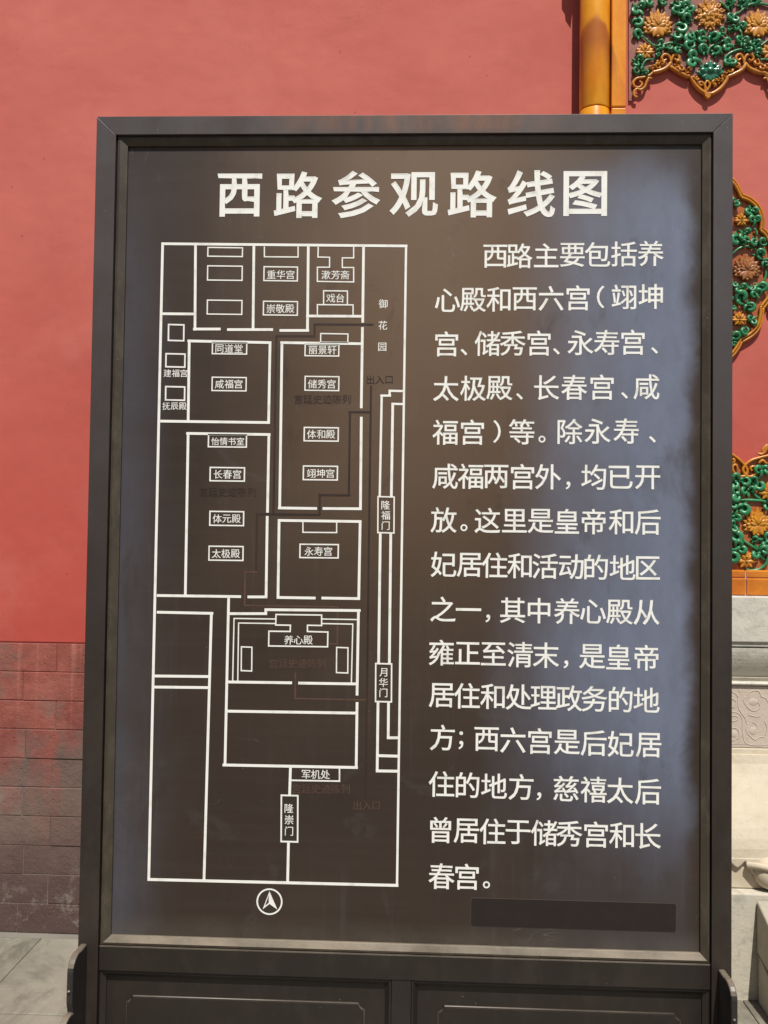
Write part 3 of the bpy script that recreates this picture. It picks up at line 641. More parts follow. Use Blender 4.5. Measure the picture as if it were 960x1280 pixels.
leaves(lower, [(85, 330, 44), (160, 330, 36), (290, 250, 46), (345, 225, 38), (270, 370, 44), (180, 400, 42), (95, 430, 50), (150, 550, 44), (70, 500, 38), (345, 510, 40), (75, 610, 38), (68, 690, 36), (90, 780, 52), (110, 860, 46), (60, 935, 44), (330, 800, 46), (275, 900, 50), (240, 795, 28), (330, 860, 40), (230, 320, 28)], R5, True)
for v_ in ([(120, 480), (200, 482), (300, 488), (350, 505)], [(75, 600), (80, 700), (110, 765)], [(120, 785), (200, 840), (280, 885)], [(160, 1015), (200, 1042), (270, 1035), (330, 990), (345, 920), (320, 860)], [(210, 370), (240, 440), (290, 475)]):
    p = [R5(*q) for q in v_]
    for mm in (0, 1): vine(lower, mir(p) if mm else p, .0058)
for x, y, r_, kd in ((262, 655, 118, 'big'), (170, 948, 78, 'small'), (345, 405, 76, 'small')):
    px, py = R5(x, y)
    for q in (px, 2 * AXM - px): put('flower', FM[(kd, 'flower_glaze')], lower, q, py, r_ / 6.4, 0, .020)
put('flower', FM[('round', 'flower_glaze')], lower, AXM, 640, 20, 0, .020)
# --- orange border tiles under it
z0, z1, z2 = at(935, 743.5, 1.20)[1], at(935, 722.5, 1.20)[1], at(935, 714, 1.20)[1]
xj = at(933.2, 730, 1.195)[0]; TL = 0.30
for k in range(-2, 5):
    a, b = xj + k * TL + .002, xj + (k + 1) * TL - .002
    if b < xc: continue
    a = max(a, xc + .002)
    mb = MB(); mb.extrude_x([(1.198, z0), (1.196, z1 - .004), (1.205, z1), (1.200, z1 + .003), (1.200, z2), (1.212, z2 + .004), (1.26, z2 + .004), (1.26, z0)], a, b)
    part('border_tile', mb, ORANGE, gate, bevel=.0015)
mb = MB(); mb.box(xc, 3.2, 1.203, 1.262, z0 - .004, z2); part('tile_bedding', mb, PALEJ, gate)

# ------------------------------------------------------------------ carved stone pedestal under it
ped = tag(link('stone_pedestal', None, None, (1.4, 1.1, 0)), 'pale carved marble pedestal under the glazed wall at the lower right', 'pedestal')
PXL = xa - 0.05
def zz(py, Y): return at(935, py, Y)[1]
z_a = z0 - .004
def course(name, mat, prof, bevel=.003, joints=(0.55,)):
    xs = [PXL] + [PXL + (3.2 - PXL) * j for j in joints] + [3.2]
    for a, b in zip(xs[:-1], xs[1:]):
        mb = MB(); mb.extrude_x(prof + [(1.5, prof[-1][1]), (1.5, prof[0][1])], a + .001, b - .001); part(name, mb, mat, ped, bevel=bevel)
course('top_slab', MARBLE_GREY, [(1.160, z_a), (1.160, zz(803, 1.16))], .004)
course('fillet', MARBLE_GREY, [(1.168, zz(803, 1.16) - .001), (1.168, zz(808.5, 1.168))])
zc0, zc1 = zz(809.5, 1.18), zz(846, 1.21)
prof = [(1.172 + .045 * (t / 8) ** 1.7, zc0 + (zc1 - zc0) * (t / 8)) for t in range(9)]
course('cyma', MARBLE_GREY, [(1.182, zc0 + .004), (1.182, zc0)] + prof[0:] )
course('neck', STEP, [(1.205, zc1 - .001), (1.212, zz(852.5, 1.205))])
course('bead', MARBLE_GREY, [(1.185, zz(852.5, 1.19)), (1.180, zz(854.5, 1.185)), (1.185, zz(857, 1.185))])
z_w0, z_w1 = zz(857.5, 1.19), zz(935, 1.19)
course('carved_band', MARBLE_PINK, [(1.192, z_w0), (1.192, z_w1)])
# shallow cloud scroll carving
band = part('band_recess', (lambda q: (q.box(PXL + .2, 3.1, 1.1912, 1.1918, z_w1 + .012, z_w1 + .014), q)[1])(MB()), MARBLE_PINK, ped)
R6 = A((860, 840), 8.0)
def carve(pts, r=.0016, mirx=None, name='carved_cloud'):
    mb = MB(); P = []
    for x, y in pts:
        px, py = R6(x, y); q = at(px, py, 1.192); P.append((q[0], 1.1915, q[1]))
    mb.tube(spline(P, 5), lambda t: r * (1 - .5 * abs(2 * t - 1) ** 4), 7, .75); return part(name, mb, MARBLE_PINK, ped, True)
for pts in ([(600, 245), (610, 210), (660, 185), (710, 195), (735, 245), (775, 260), (800, 300), (840, 330)], [(605, 250), (565, 262), (560, 300), (595, 350), (640, 385), (690, 380), (720, 345), (700, 305), (660, 300), (640, 330)],
            [(500, 240), (500, 340), (520, 390), (570, 460), (585, 520)], [(600, 430), (680, 445), (730, 440)], [(640, 500), (680, 520), (690, 555), (670, 580), (660, 560)], [(600, 510), (580, 580), (620, 640), (670, 675), (720, 650), (760, 652)],
            [(430, 440), (480, 440), (500, 460), (480, 485), (430, 490)], [(430, 400), (500, 410), (540, 470), (545, 580), (560, 680), (600, 720), (700, 735), (800, 720)], [(440, 200), (480, 220), (500, 250), (520, 200), (500, 180)], [(430, 350), (460, 350), (480, 300), (450, 270), (430, 270)],
            [(760, 480), (790, 560), (770, 640)], [(430, 560), (480, 560), (510, 600), (500, 660), (440, 690)]):
    carve(pts); 
for x, y, rx, rz in ((655, 300, .018, .014), (650, 590, .016, .016), (460, 620, .012, .014)):
    px, py = R6(x, y); q = at(px, py, 1.192); mb = MB(); mb.blob((q[0], 1.193, q[1]), rx, .0025, rz, 14, 8); part('carved_boss', mb, MARBLE_PINK, ped, True)
course('lower_fillet', MARBLE, [(1.186, z_w1 - .001), (1.182, zz(943, 1.186))])
zo0, zo1 = zz(943.5, 1.17), zz(1072, 1.04)
prof = [(1.178 - .150 * math.sin(t / 10 * math.pi / 2) ** 1.5, zo0 + (zo1 - zo0) * (t / 10)) for t in range(11)]
course('ogee', MARBLE, prof, .002)
z_f = zz(1112, 1.03)
course('recessed_band', MARBLE, [(1.040, zo1 - .001), (1.040, z_f)])
# scalloped apron hanging over the recessed band, with a rounded foot
def fx(px, py, Y=1.022): return at(px, py, Y)
lowpts = [(900, 1086), (906, 1078), (913, 1077.5), (918, 1083), (923, 1086), (928, 1082), (932, 1077.5), (936, 1081), (940, 1090), (944.5, 1096)]
mb = MB(); P = [fx(*p) for p in lowpts]
mb.prism_xz([(PXL, zo1 + .003), (PXL, P[0][1])] + P + [(P[-1][0] + .2, P[-1][1]), (3.2, P[-1][1]), (3.2, zo1 + .003)], 1.026, 1.05)
part('scalloped_apron', mb, MARBLE, ped, bevel=.004)
for q in (0, .62, 1.2):
    mb = MB(); p = fx(963, 1094); mb.blob((p[0] + q, 1.030, p[1] + .004), .052, .042, .054, 24, 14, .5); mb.tube(spline([(p[0] + q - .075, 1.024, p[1] + .03), (p[0] + q - .05, 1.006, p[1] + .035), (p[0] + q - .01, .990, p[1] + .03), (p[0] + q + .03, .988, p[1] + .0), (p[0] + q + .02, .988, p[1] - .02), (p[0] + q, .989, p[1] - .01)], 5), lambda t: .010 * (1 - .5 * t) + .002, 8, .8); part('rounded_foot', mb, MARBLE, ped, True)
z_p = z_f - .002
course('plinth', PLINTH, [(1.0, z_p), (1.0, -.05)], .005, (0.62,))

# stair cheek at the far right
st = tag(link('stair_cheek', None, None, (1.3, .8, 0)), 'sloping stone stair cheek in shade at the lower right edge', 'stairs')
xs0 = at(945, 1125, .995)[0] + .002
for nm, y1, zt0, dz, zl0 in (('cheek_stone', .995, at(945, 1125, .995)[1], .40, at(945, 1190, .995)[1]),):
    k = .42; Y0, Y1 = .30, .996
    zb = zl0
    mb = MB(); mb.hexa([(xs0, Y0, max(zb - k * (Y1 - Y0), .0)), (xs0 + .34, Y0, max(zb - k * (Y1 - Y0), 0)), (xs0 + .34, Y1, zb), (xs0, Y1, zb),
                        (xs0, Y0, zt0 - k * (Y1 - Y0)), (xs0 + .34, Y0, zt0 - k * (Y1 - Y0)), (xs0 + .34, Y1, zt0), (xs0, Y1, zt0)])
    part('cheek_stone', mb, STEP, st, bevel=.006)
    mb = MB(); Yz = Y1 - (zb - .02) / k
    mb.hexa([(xs0 + .004, Yz, -.03), (xs0 + .33, Yz, -.03), (xs0 + .33, Y1, -.03), (xs0 + .004, Y1, -.03), (xs0 + .004, Yz, .015), (xs0 + .33, Yz, .015), (xs0 + .33, Y1, zb - .004), (xs0 + .004, Y1, zb - .004)])
    part('base_stone', mb, STEP, st, bevel=.006)
for k in range(3):
    mb = MB(); mb.box(xs0 + .342, 3.2, .30 + k * .23, .998, .001 + k * .1, .10 + k * .1 - .002); part('step', mb, STEP, st, bevel=.005)

# ------------------------------------------------------------------ the sign board
sign = tag(link('notice_board', None, None, (0, 0.03, 0)), 'tall dark brown freestanding sign with a white palace route map and Chinese text', 'sign')
OX0, OX1, OZ1 = -0.7188, 0.7128, 2.4680
IX0, IX1, IZ1, IZ0 = -0.6732, 0.6696, 2.4262, 0.6010       # inner edge of the outer frame; top of the cross rail
FY, MY0, MY1 = -0.0180, -0.0122, -0.0056                     # faces: outer frame, moulding outer and inner lip
G = .0018
def rail(name, pts, mat, y0, y1, bevel=.0006):
    mb = MB(); mb.prism_xz(pts, y0, y1); return part(name, mb, mat, sign, bevel=bevel)
e = .0009
rail('frame_rail', [(OX0, OZ1), (OX1, OZ1), (IX1, IZ1), (IX0, IZ1)], FRAME, FY, .05)
rail('frame_post', [(OX0, OZ1 - e), (IX0 - e, IZ1 - e), (IX0 - e, .06), (OX0, .06)], FRAME, FY, .05)
rail('frame_post', [(OX1, OZ1 - e), (OX1, .06), (IX1 + e, .06), (IX1 + e, IZ1 - e)], FRAME, FY, .05)
mb = MB(); mb.box(IX0, IX1, .004, .046, .10, IZ1); part('back_board', mb, BASEM, sign)
# moulding with a sloping face, four mitred strips
MX0, MX1, MZ1, MZ0 = IX0 + G, IX1 - G, IZ1 - G, IZ0 + .001
def moulding(parent, x0, x1, z0, z1, ox0, ox1, oz0, oz1, ya, yb, mat, sides='tlrb', name='moulding', back=.003):
    inn = [(x0, z0), (x1, z0), (x1, z1), (x0, z1)]; outp = [(ox0, oz0), (ox1, oz0), (ox1, oz1), (ox0, oz1)]
    for k, s_ in enumerate('brtl'):
        if s_ not in sides: continue
        a, b = k, (k + 1) % 4; mb = MB()
        o0, o1, i0, i1 = outp[a], outp[b], inn[a], inn[b]
        mid0 = (o0[0] * .72 + i0[0] * .28, o0[1] * .72 + i0[1] * .28); mid1 = (o1[0] * .72 + i1[0] * .28, o1[1] * .72 + i1[1] * .28)
        ring = lambda o, md, i_: [(o[0], back, o[1]), (o[0], ya + .0008, o[1]), (md[0], ya, md[1]), (i_[0], yb, i_[1]), (i_[0], back, i_[1])]
        A_, B_ = ring(o0, mid0, i0), ring(o1, mid1, i1); i = len(mb.v); mb.v += A_ + B_; n = 5
        for q in range(n): mb.f.append((q, (q + 1) % n, n + (q + 1) % n, n + q))
        mb.f += [tuple(range(n - 1, -1, -1)), tuple(range(n, 2 * n))]
        part(name, mb, mat, parent, bevel=.0004)
moulding(sign, PX0, PX1, PZ0, PZ1 + .005, MX0, MX1, MZ0, MZ1, MY0, MY1, MOULD)
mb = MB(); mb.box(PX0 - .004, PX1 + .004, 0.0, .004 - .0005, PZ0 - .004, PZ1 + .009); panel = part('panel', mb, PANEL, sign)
# cross rail and lower part
CZ0 = 0.545
mb = MB(); mb.box(IX0, IX1, -.0140, .05, CZ0, IZ0 - .0008); part('cross_rail', mb, BASEM, sign, bevel=.0022)
sx0, sx1 = at(489.5, 1230)[0], at(514, 1230)[0]
mb = MB(); mb.box(sx0, sx1, -.0115, .05, .12, CZ0 - .0006); part('mullion', mb, BASEM, sign, bevel=.0015)
mb = MB(); mb.box(IX0, IX1, -.0140, .05, .07, .12); part('bottom_rail', mb, BASEM, sign, bevel=.002)
for a, b in ((IX0, sx0), (sx1, IX1)):
    moulding(sign, a + .014, b - .014, .136, CZ0 - .016, a + .0008, b - .0008, .1208, CZ0 - .001, -.0105, -.001, BASEM, name='lower_moulding', back=.006)
    mb = MB(); mb.box(a + .012, b - .012, .0028, .02, .132, CZ0 - .012); lp = part('lower_panel', mb, BASEM, sign)
    u0, u1, w1, w0 = a + .062, b - .062, CZ0 - .062, .19
    n = .012; ol = [(u0 + n, w1), (u1 - n, w1)] + [(u1 - n + n * (1 - math.cos(t)), w1 - n * math.sin(t)) for t in (.4, .8, 1.2)] + [(u1, w1 - n), (u1, w0 + n), (u1 - n, w0), (u0 + n, w0), (u0, w0 + n), (u0, w1 - n)] + [(u0 + n - n * (1 - math.cos(t)), w1 - n * math.sin(t)) for t in (1.2, .8, .4)]
    mb = MB(); P3 = [(x, .0022, z) for x, z in ol]; P3.append(P3[0]); mb.tube(P3, lambda t: .0034, 8, .75, False)
    part('raised_line', mb, MOULD if False else BASEM, lp, True)
    mb = MB(); mb.prism_xz([(x, z) for x, z in ol], -.0002, .0027)
    part('raised_field', mb, BASEM, lp, bevel=.001)
# feet plates standing across the posts
def plate_yz(x0, x1, prof):
    mb = MB(); n = len(prof); mb.v = [(x0, y, z) for y, z in prof] + [(x1, y, z) for y, z in prof]
    mb.f = [tuple(range(n - 1, -1, -1)), tuple(range(n, 2 * n))] + [(k, (k + 1) % n, n + (k + 1) % n, n + k) for k in range(n)]; return mb
def arc(cx, cz, r, a0, a1, n=6): return [(cx + r * math.cos(R(a0 + (a1 - a0) * k / n)), cz + r * math.sin(R(a0 + (a1 - a0) * k / n))) for k in range(n + 1)]
for x0, x1, zt in ((-.712, -.698, .607), (.684, .698, .594)):
    F = FY - .0005
    prof = [(F, zt), (F - .035, zt)] + arc(F - .045, zt - .03, .032, 80, 175) + [(F - .078, zt - .09), (F - .074, zt - .104)] + arc(F - .088, zt - .150, .040, 65, 170) + [(F - .13, .36)] + arc(F - .15, .28, .06, 60, 180) + [(F - .22, .12), (F, .12)]
    bk = part('foot_bracket', plate_yz(x0, x1, prof), BRACK, sign, bevel=.003)
    mb = MB(); xm = (x0 + x1) / 2
    mb.blob((xm - .001, F - .0785, zt - .066), .0035, .003, .0035, 10, 6); part('screw', mb, MOULD, bk, True)
    mb = MB(); mb.box(x0 - .02, x1 + .02, -.32, .36, .0, .12); part('foot_beam', mb, BRACK, sign, bevel=.006)

# --- printed lettering and map
GC = {}
def glyph(ch):
    if ch not in GC:
        c = bpy.data.curves.new('glyph', 'FONT'); c.body = ch; c.size = 1; c.resolution_u = 3; c.fill_mode = 'FRONT'
        o = bpy.data.objects.new('glyph', c); col.objects.link(o); dg = bpy.context.evaluated_depsgraph_get(); dg.update()
        me = bpy.data.meshes.new_from_object(o.evaluated_get(dg))
        vs_ = [(v.co.x, v.co.y) for v in me.vertices]; fs = [tuple(p.vertices) for p in me.polygons]
        he = set()
        for f_ in fs:
            ar = sum(vs_[f_[k]][0] * vs_[f_[(k + 1) % len(f_)]][1] - vs_[f_[(k + 1) % len(f_)]][0] * vs_[f_[k]][1] for k in range(len(f_)))
            g_ = f_ if ar > 0 else f_[::-1]
            for k in range(len(g_)): he.add((g_[k], g_[(k + 1) % len(g_)]))
        be = [e_ for e_ in he if (e_[1], e_[0]) not in he]; be.sort()
        x0 = min(v[0] for v in vs_); x1 = max(v[0] for v in vs_); y0 = min(v[1] for v in vs_); y1 = max(v[1] for v in vs_)
        GC[ch] = (vs_, fs, (x0, x1, y0, y1), be)
        bpy.data.objects.remove(o); bpy.data.curves.remove(c); bpy.data.meshes.remove(me)
    return GC[ch]
PUN = {'、': (-.30, -.34), '，': (-.25, -.34), '。': (-.22, -.30), '；': (0, -.08), '（': (0.0, .02), '）': (0.0, .02)}
def add_glyph(mb, ch, x, z, em, off, yf=-.0006, wx=1.0):
    vs_, fs, (x0, x1, y0, y1), be = glyph(ch)
    gx, gz = (x0 + x1) / 2, (y0 + y1) / 2
    sx = sz = em * (1 - off * .6)
    if ch in PUN:
        z = z + PUN[ch][1] * em * .92
        if ch in '（）': sz *= .86
        else: sx *= .8; sz *= .8
    i = len(mb.v); mb.v += [(x + (a - gx) * sx * wx, yf, z + (b - gz) * sz) for a, b in vs_]; mb.f += [tuple(i + k for k in f_) for f_ in fs]
    if off <= 0: return
    o = off * em                                 # heavier strokes: a strip of paint along every contour edge
    nxt, prv = {}, {}
    for a, b in be: nxt[a] = b; prv[b] = a
    def nrm(a, b):
        d = Vector((mb.v[i + b][0] - mb.v[i + a][0], mb.v[i + b][2] - mb.v[i + a][2])); d = d.normalized() if d.length > 1e-8 else Vector((1, 0)); return Vector((d.y, -d.x))
    def out_(v, a, b):
        n1 = nrm(prv[v], v) if v in prv else nrm(a, b); n2 = nrm(v, nxt[v]) if v in nxt else nrm(a, b)
        m_ = (n1 + n2) / max(1 + n1.dot(n2), .45); return m_ * o
    for k, (a, b) in enumerate(be):
        p, q = Vector(mb.v[i + a]), Vector(mb.v[i + b]); u, t_ = out_(a, a, b), out_(b, a, b); y = Vector((0, -4e-6 * (1 + k % 120), 0))
        mb.quad(p + y, p + Vector((u.x, 0, u.y)) + y, q + Vector((t_.x, 0, t_.y)) + y, q + y)
def text_obj(name, items, mat, off, parent, em=None, yf=-.0006, wx=1.0):
    mb = MB()
    for ch, px, py in items:
        x, z = at(px, py); add_glyph(mb, ch, x, z, em, off, yf, wx)
    me = bpy.data.meshes.new(name); me.from_pydata(mb.v, [], mb.f); me.update(); me.materials.append(mat)
    import bmesh
    bm = bmesh.new(); bm.from_mesh(me)
    for f_ in bm.faces:
        if f_.normal.y > 0: f_.normal_flip()
    bm.to_mesh(me); bm.free()
    return link(name, me, parent)

PM = 557.0
title = list(zip('西路参观路线图', (299.5, 372.3, 445, 517.5, 590, 664, 731.5)))
for c_, x in title: text_obj('title_character', [(c_, x, 244 - (x - 299) * .0045)], WHITE, .019, panel, 63 / PM)
C4 = A((520, 200), 960 / 360); C5 = A((520, 560), 960 / 360); C6 = A((520, 860), 960 / 360)
LINES = [
 (C4, '西路主要包括养', (264, 345, 434, 521, 605, 693, 782), 321, 312), (C4, '心殿和西六宫（翊坤', (105, 190, 275, 362, 450, 540, 615, 693, 782), 468, 455),
 (C4, '宫、储秀宫、永寿宫、', (102, 160, 238, 322, 410, 468, 548, 635, 723, 795), 613, 607), (C4, '太极殿、长春宫、咸', (100, 190, 278, 345, 435, 527, 620, 695, 768), 762, 756),
 (C4, '福宫）等。除永寿、', (97, 188, 270, 352, 420, 513, 605, 700, 788), 908, 903), (C5, '咸福两宫外，均已开', (97, 182, 267, 355, 440, 507, 592, 682, 772), 94, 98),
 (C5, '放。这里是皇帝和后', (92, 160, 238, 328, 415, 503, 592, 683, 772), 240, 247), (C5, '妃居住和活动的地区', (92, 178, 262, 345, 430, 517, 600, 688, 773), 388, 400),
 (C5, '之一，其中养心殿从', (90, 175, 240, 322, 410, 503, 590, 678, 768), 537, 548), (C5, '雍正至清末，是皇帝', (85, 172, 258, 347, 433, 500, 587, 675, 768), 682, 699),
 (C6, '居住和处理政务的地', (85, 170, 255, 342, 425, 510, 594, 682, 768), 24, 40), (C6, '方；西六宫是后妃居', (88, 150, 235, 323, 413, 503, 592, 682, 775), 165, 190),
 (C6, '住的地方，慈禧太后', (85, 172, 260, 350, 410, 500, 592, 680, 773), 320, 345), (C6, '曾居住于储秀宫和长', (82, 168, 255, 340, 427, 510, 600, 685, 773), 473, 493),
 (C6, '春宫。', (85, 170, 235), 627, 630)]
for cv, s_, xs_, ya, yb in LINES:
    it = []
    for c_, x in zip(s_, xs_):
        y = ya + (yb - ya) * (x - xs_[0]) / (xs_[-1] - xs_[0]); it.append((c_, *cv(x, y)))
    for one in it: text_obj('character', [one], WHITE, .009, panel, 33.8 / PM)

Z = 960 / 340
C1 = A((180, 190), Z); C2 = A((180, 500), Z); C3 = A((180, 800), Z)
def lbl(s_, cv, x, y, em=33.5, step=None, mat=WHITE, off=.006, name='map_label', yf=-.0006, vert=False, wx=1.0):
    step = step or em; n = len(s_)
    it = [(c_, *(cv(x, y + (k - (n - 1) / 2) * step) if vert else cv(x + (k - (n - 1) / 2) * step, y))) for k, c_ in enumerate(s_)]
    return text_obj(name, it, mat, off, panel, em / Z / PM * 1.02, yf, wx)
for a in (('重华宫', C1, 483, 433), ('崇敬殿', C1, 481, 553), ('漱芳斋', C1, 676, 434), ('戏台', C1, 676, 516), ('同道堂', C1, 300, 694), ('咸福宫', C1, 300, 819), ('丽景轩', C1, 630, 699), ('储秀宫', C1, 628, 819),
          ('建福宫', C1, 112, 781, 29), ('抚辰殿', C1, 108, 897, 29), ('御', C1, 844, 536), ('花', C1, 843, 612), ('园', C1, 841, 688),
          ('怡情书室', C2, 296, 146, 29.5), ('长春宫', C2, 295, 262), ('体元殿', C2, 292, 419), ('太极殿', C2, 289, 542), ('体和殿', C2, 625, 121), ('翊坤宫', C2, 624, 259), ('永寿宫', C2, 616, 534), ('养心殿', C2, 545, 847, 34),
          ('军机处', C3, 606, 474, 34)):
    lbl(*a)
lbl('隆福门', C2, 853, 407, 33, 36, vert=True); lbl('月华门', C3, 845, 150, 33, 36, vert=True); lbl('隆崇门', C3, 512, 634, 34, 40, vert=True)
for a in (('出入口', C1, 832, 804, 33), ('宫廷史迹陈列', C1, 630, 873, 34), ('宫廷史迹陈列', C2, 295, 325, 34)):
    lbl(*a, mat=FADED, off=.006, name='faded_lettering', yf=-.0004)
for a in (('宫廷史迹陈列', C2, 543, 930, 34), ('宫廷史迹陈列', C3, 625, 525, 34.5), ('出入口', C3, 786, 584, 33)):
    lbl(*a, mat=FADEDR, off=.0, name='faded_lettering', yf=-.0004)

def seg(mb, cva, a, cvb, b, wpx, yoff=0.0, ext=True):
    p, q = Vector(at(*cva(*a))), Vector(at(*cvb(*b))); w2 = wpx / PM / 2; d = (q - p).normalized(); n_ = Vector((-d.y, d.x)) * w2; e_ = d * w2 * ext
    yf = -.0007 - yoff if abs(d.x) > abs(d.y) else -.00055 - yoff
    mb.prism_xz([tuple(p - e_ - n_), tuple(q + e_ - n_), tuple(q + e_ + n_), tuple(p - e_ + n_)], yf, .0002)
W = 3.3
main = [(C1, (66, 324), C1, (925, 332)), (C1, (925, 332), C3, (893, 866)), (C3, (17, 845), C3, (893, 866)), (C1, (66, 324), C3, (17, 845)),
 (C1, (182, 328), C1, (180, 626)), (C1, (66, 571), C1, (175, 572)), (C1, (178, 625), C1, (266, 625)), (C1, (298, 627), C1, (451, 627)), (C1, (483, 630), C1, (578, 630)), (C1, (388, 330), C1, (385, 625)), (C1, (580, 330), C1, (577, 630)),
 (C1, (577, 579), C1, (768, 580)), (C1, (775, 335), C1, (772, 598)), (C1, (771, 623), C1, (767, 900)), (C2, (767, 64), C2, (764, 383)),
 (C1, (158, 667), C1, (445, 673)), (C1, (160, 667), C1, (156, 950)), (C1, (62, 950), C1, (440, 955)), (C1, (445, 673), C1, (440, 950)),
 (C1, (486, 673), C1, (767, 677)), (C1, (487, 673), C2, (479, 381)), (C2, (478, 381), C2, (606, 383)), (C2, (635, 383), C2, (764, 384)),
 (C2, (154, 118), C2, (442, 122)), (C2, (156, 118), C2, (146, 690)), (C2, (441, 122), C2, (436, 393)), (C2, (435, 414), C2, (431, 695)), (C2, (50, 690), C2, (338, 694)), (C2, (370, 695), C2, (431, 695)),
 (C2, (478, 425), C2, (763, 429)), (C2, (477, 425), C2, (473, 697)), (C2, (763, 429), C2, (758, 700)), (C2, (475, 697), C2, (601, 699)), (C2, (631, 699), C2, (758, 701)),
 (C2, (50, 749), C2, (240, 753)), (C2, (238, 753), C3, (212, 845)), (C3, (42, 127), C3, (232, 129)), (C3, (40, 166), C3, (230, 168)), (C2, (299, 697), C3, (286, 441)),
 (C2, (301, 754), C2, (430, 754)), (C2, (430, 740), C2, (430, 754)), (C2, (430, 740), C2, (760, 743)), (C2, (757, 743), C3, (752, 191)), (C3, (752, 224), C3, (749, 450)), (C3, (298, 148), C3, (518, 151)), (C3, (549, 152), C3, (750, 155)),
 (C3, (292, 251), C3, (750, 258)), (C3, (282, 441), C3, (750, 450)), (C3, (517, 450), C3, (514, 546)), (C3, (510, 715), C3, (507, 855)),
 (C1, (867, 843), C1, (915, 844)), (C1, (867, 843), C1, (867, 858)), (C1, (838, 860), C1, (868, 860)), (C1, (839, 860), C2, (832, 340)), (C2, (834, 472), C2, (828, 928)), (C3, (826, 221), C3, (823, 462)), (C3, (823, 462), C3, (895, 463)), (C3, (826, 408), C3, (895, 410)),
 (C1, (877, 889), C1, (915, 890)), (C2, (878, 15), C2, (873, 340)), (C2, (871, 472), C2, (866, 928)), (C3, (863, 221), C3, (862, 345)), (C3, (862, 345), C3, (896, 345))]
for ca, a, cb, b in main:
    mb = MB(); seg(mb, ca, a, cb, b, W if ca is not C1 or a[0] < 838 else 2.8); part('map_line', mb, WHITE, panel)
def poly(cv, pts, wpx=1.55, closed=False, mat=WHITE, name='map_box', cvs=None):
    mb = MB(); n = len(pts)
    for k in range(n if closed else n - 1):
        seg(mb, cv, pts[k], cv, pts[(k + 1) % n], wpx)
    return part(name, mb, mat, panel)
def rect(cv, x0, y0, x1, y1, tilt=1.5, wpx=1.55): poly(cv, [(x0, y0), (x1, y0 + tilt), (x1 - .8, y1 + tilt), (x0 - .8, y1)], wpx, True)
for r_ in ((226, 337, 348, 368), (225, 402, 347, 452), (224, 523, 346, 572), (424, 405, 542, 454), (422, 527, 542, 575), (624, 641, 720, 671), (569, 679, 688, 719), (569, 792, 688, 841), (242, 673, 363, 712), (241, 795, 361, 842)): rect(C1, *r_)
for r_ in ((87, 609, 141, 665), (78, 712, 145, 758), (77, 828, 144, 875)): rect(C1, *r_, wpx=1.9)
for r_ in ((228, 122, 362, 165), (234, 238, 355, 285), (233, 393, 352, 442), (230, 516, 350, 565), (566, 97, 686, 144), (563, 233, 683, 281), (551, 509, 686, 556), (826, 341, 883, 468)): rect(C2, *r_, wpx=1.7)
rect(C3, 818, 83, 874, 217, wpx=1.8); rect(C3, 485, 548, 543, 711, wpx=1.9); rect(C3, 344, 24, 381, 108); rect(C3, 680, 26, 720, 115)
poly(C3, [(690, 452), (690, 498), (518, 495)], 1.8)
poly(C1, [(425, 336), (425, 370), (544, 371), (544, 336)]); poly(C2, [(561, 432), (561, 467), (680, 468), (680, 432)])
poly(C1, [(615, 337), (614, 371), (655, 372), (655, 407), (612, 407), (612, 457), (740, 459), (740, 408), (700, 408), (700, 374), (740, 374), (740, 337)])
poly(C1, [(634, 539), (634, 490), (718, 491), (718, 539)]); poly(C1, [(612, 575), (612, 539), (738, 540), (738, 575)])
poly(C2, [(466, 757), (627, 759), (627, 796), (577, 795), (577, 817), (649, 819), (648, 871), (440, 868), (441, 816), (516, 817), (517, 795), (465, 794)], 1.7, True)
for a, b in (((318, 771), (464, 773)), ((334, 787), (464, 789)), ((629, 773), (752, 775)), ((629, 789), (737, 791))):
    poly(C2, [a, b], 1.5)
for ca, a, cb, b in ((C2, (318, 771), C3, (313, 147)), (C2, (334, 787), C3, (331, 147)), (C2, (737, 791), C3, (732, 150))):
    mb = MB(); seg(mb, ca, a, cb, b, 1.5); part('map_box', mb, WHITE, panel)
# visitor route, faded to dark lines
def route(pieces, wpx, mat):
    mb = MB()
    for ca, a, cb, b in pieces: 
        p, q = at(*ca(*a)), at(*cb(*b)); w2 = wpx / PM / 2
        if abs(p[0] - q[0]) > abs(p[1] - q[1]): zc = (p[1] + q[1]) / 2; mb.box(min(p[0], q[0]) - w2, max(p[0], q[0]) + w2, -.00030, .0002, zc - w2, zc + w2)
        else: xc_ = (p[0] + q[0]) / 2; mb.box(xc_ - w2, xc_ + w2, -.00022, .0002, min(p[1], q[1]), max(p[1], q[1]))
    part('route_line', mb, mat, panel)
route([(C1, (602, 609), C1, (806, 609)), (C1, (602, 609), C1, (602, 650)), (C1, (467, 650), C1, (602, 650)), (C1, (467, 650), C2, (457, 404)), (C2, (398, 404), C2, (620, 404)), (C2, (620, 336), C2, (620, 404)), (C2, (620, 336), C2, (725, 336)), (C2, (725, 43), C2, (725, 336)), (C2, (725, 43), C2, (800, 43)), (C1, (801, 825), C3, (782, 555)), (C2, (398, 404), C2, (396, 607))], 2.7, FADED)
route([(C2, (357, 607), C2, (396, 607)), (C2, (357, 607), C2, (355, 725)), (C2, (355, 727), C2, (683, 728)), (C2, (683, 728), C2, (683, 861)), (C2, (650, 861), C2, (683, 861)), (C3, (535, 115), C3, (533, 207)), (C3, (533, 208), C3, (782, 210))], 1.8, FADEDR)
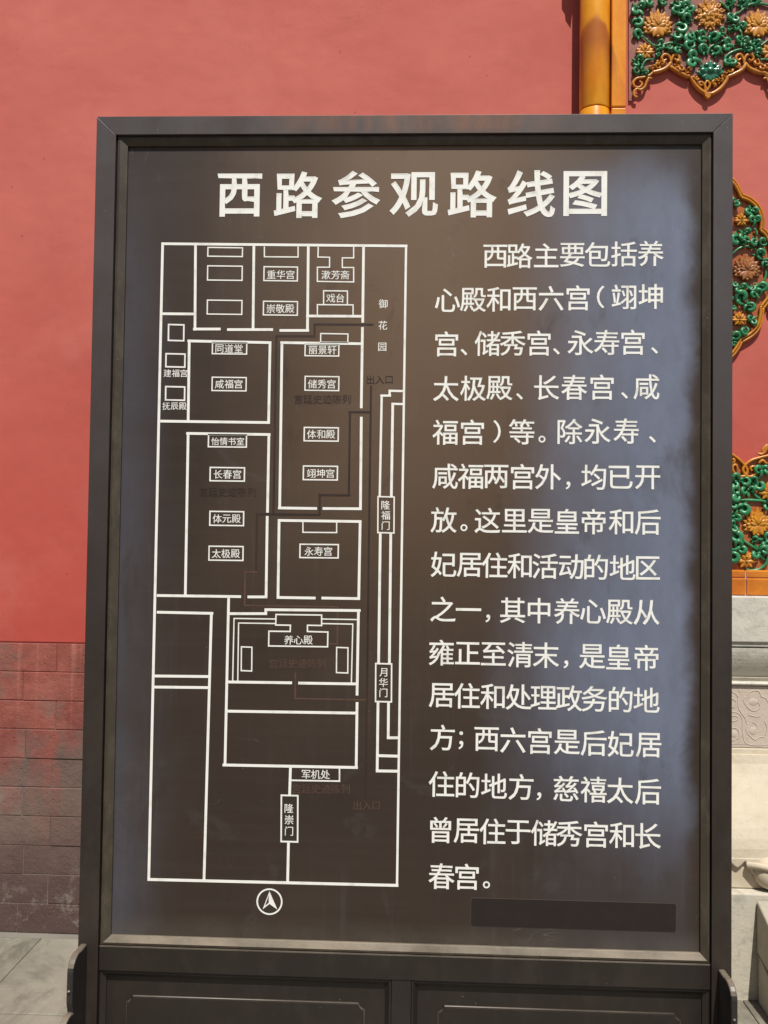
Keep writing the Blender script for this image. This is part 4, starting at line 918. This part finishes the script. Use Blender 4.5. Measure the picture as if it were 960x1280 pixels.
# north arrow
cx_, cz_ = at(*C3(443, 923)); mb = MB(); n = 40; ro, ri = 16.3 / PM, 14.3 / PM
for k in range(n):
    a, b = 2 * math.pi * k / n, 2 * math.pi * (k + 1) / n
    mb.quad((cx_ + ro * math.cos(a), -.0006, cz_ + ro * math.sin(a)), (cx_ + ro * math.cos(b), -.0006, cz_ + ro * math.sin(b)), (cx_ + ri * math.cos(b), -.0006, cz_ + ri * math.sin(b)), (cx_ + ri * math.cos(a), -.0006, cz_ + ri * math.sin(a)))
def g3(x, y): q = at(*C3(x, y)); return (q[0], -.0007, q[1])
mb.quad(g3(443, 886), g3(471, 951), g3(443, 931))
ps = [g3(443, 886), g3(419, 950), g3(443, 931), g3(443, 886)]
ins = [g3(440.5, 901), g3(427, 938), g3(440.5, 927), g3(440.5, 901)]
for k in range(3): mb.quad(ps[k], ps[k + 1], ins[k + 1], ins[k])
part('compass_arrow', mb, WHITE, panel)
# covering strip low on the right
pa, pb, pc, pd = at(589, 1121), at(845, 1131), at(846, 1164.5), at(588, 1157.5)
def rrect(g, y0, y1, nm, mat, par):
    x0, x1, z0_, z1_ = pa[0] - g, pb[0] + g, (pc[1] + pd[1]) / 2 - g, (pa[1] + pb[1]) / 2 + g; r_ = .005
    pts = []
    for (a, b, t) in ((x1 - r_, z1_ - r_, 0), (x0 + r_, z1_ - r_, 90), (x0 + r_, z0_ + r_, 180), (x1 - r_, z0_ + r_, 270)): pts += arc(a, b, r_, t, t + 90, 4)
    mb = MB(); mb.prism_xz(pts, y0, y1); return part(nm, mb, mat, par)
rrect(.0008, -.0005, .0005, 'patch_border', PEDGE, panel); rrect(0, -.0008, -.00052, 'cover_strip', PATCH, panel)

# ------------------------------------------------------------------ the hall across the court, seen only as a reflection in the sign
hall = tag(link('palace_hall', None, None, (-3, -17, 0)), 'palace hall with yellow roof across the courtyard, behind the photographer', 'building')
mb = MB(); mb.box(-16, 3.6, -22, -17, 0, 4.4); part('wall', mb, VERM, hall)
mb = MB(); mb.box(-16.2, 3.8, -22, -16.2, 3.9, 4.8); part('painted_beam', mb, BEAM, hall)
mb = MB(); mb.extrude_x([(-15.2, 4.8), (-15.2, 4.95), (-17.5, 6.0), (-19.5, 8.2), (-21.5, 6.0), (-24, 4.95), (-24, 4.8)], -17, 4.6); part('roof', mb, ROOFY, hall)
for k in range(6):
    mb = MB(); n = 12; x = -15 + k * 3.6
    mb.tube([(x, -16.4, .1), (x, -16.4, 3.9)], lambda t: .25, 12); part('column', mb, VERM, hall)
mb = MB(); mb.box(-17, 4.6, -22, -15.6, -.01, .1); part('terrace', mb, STEP, hall)
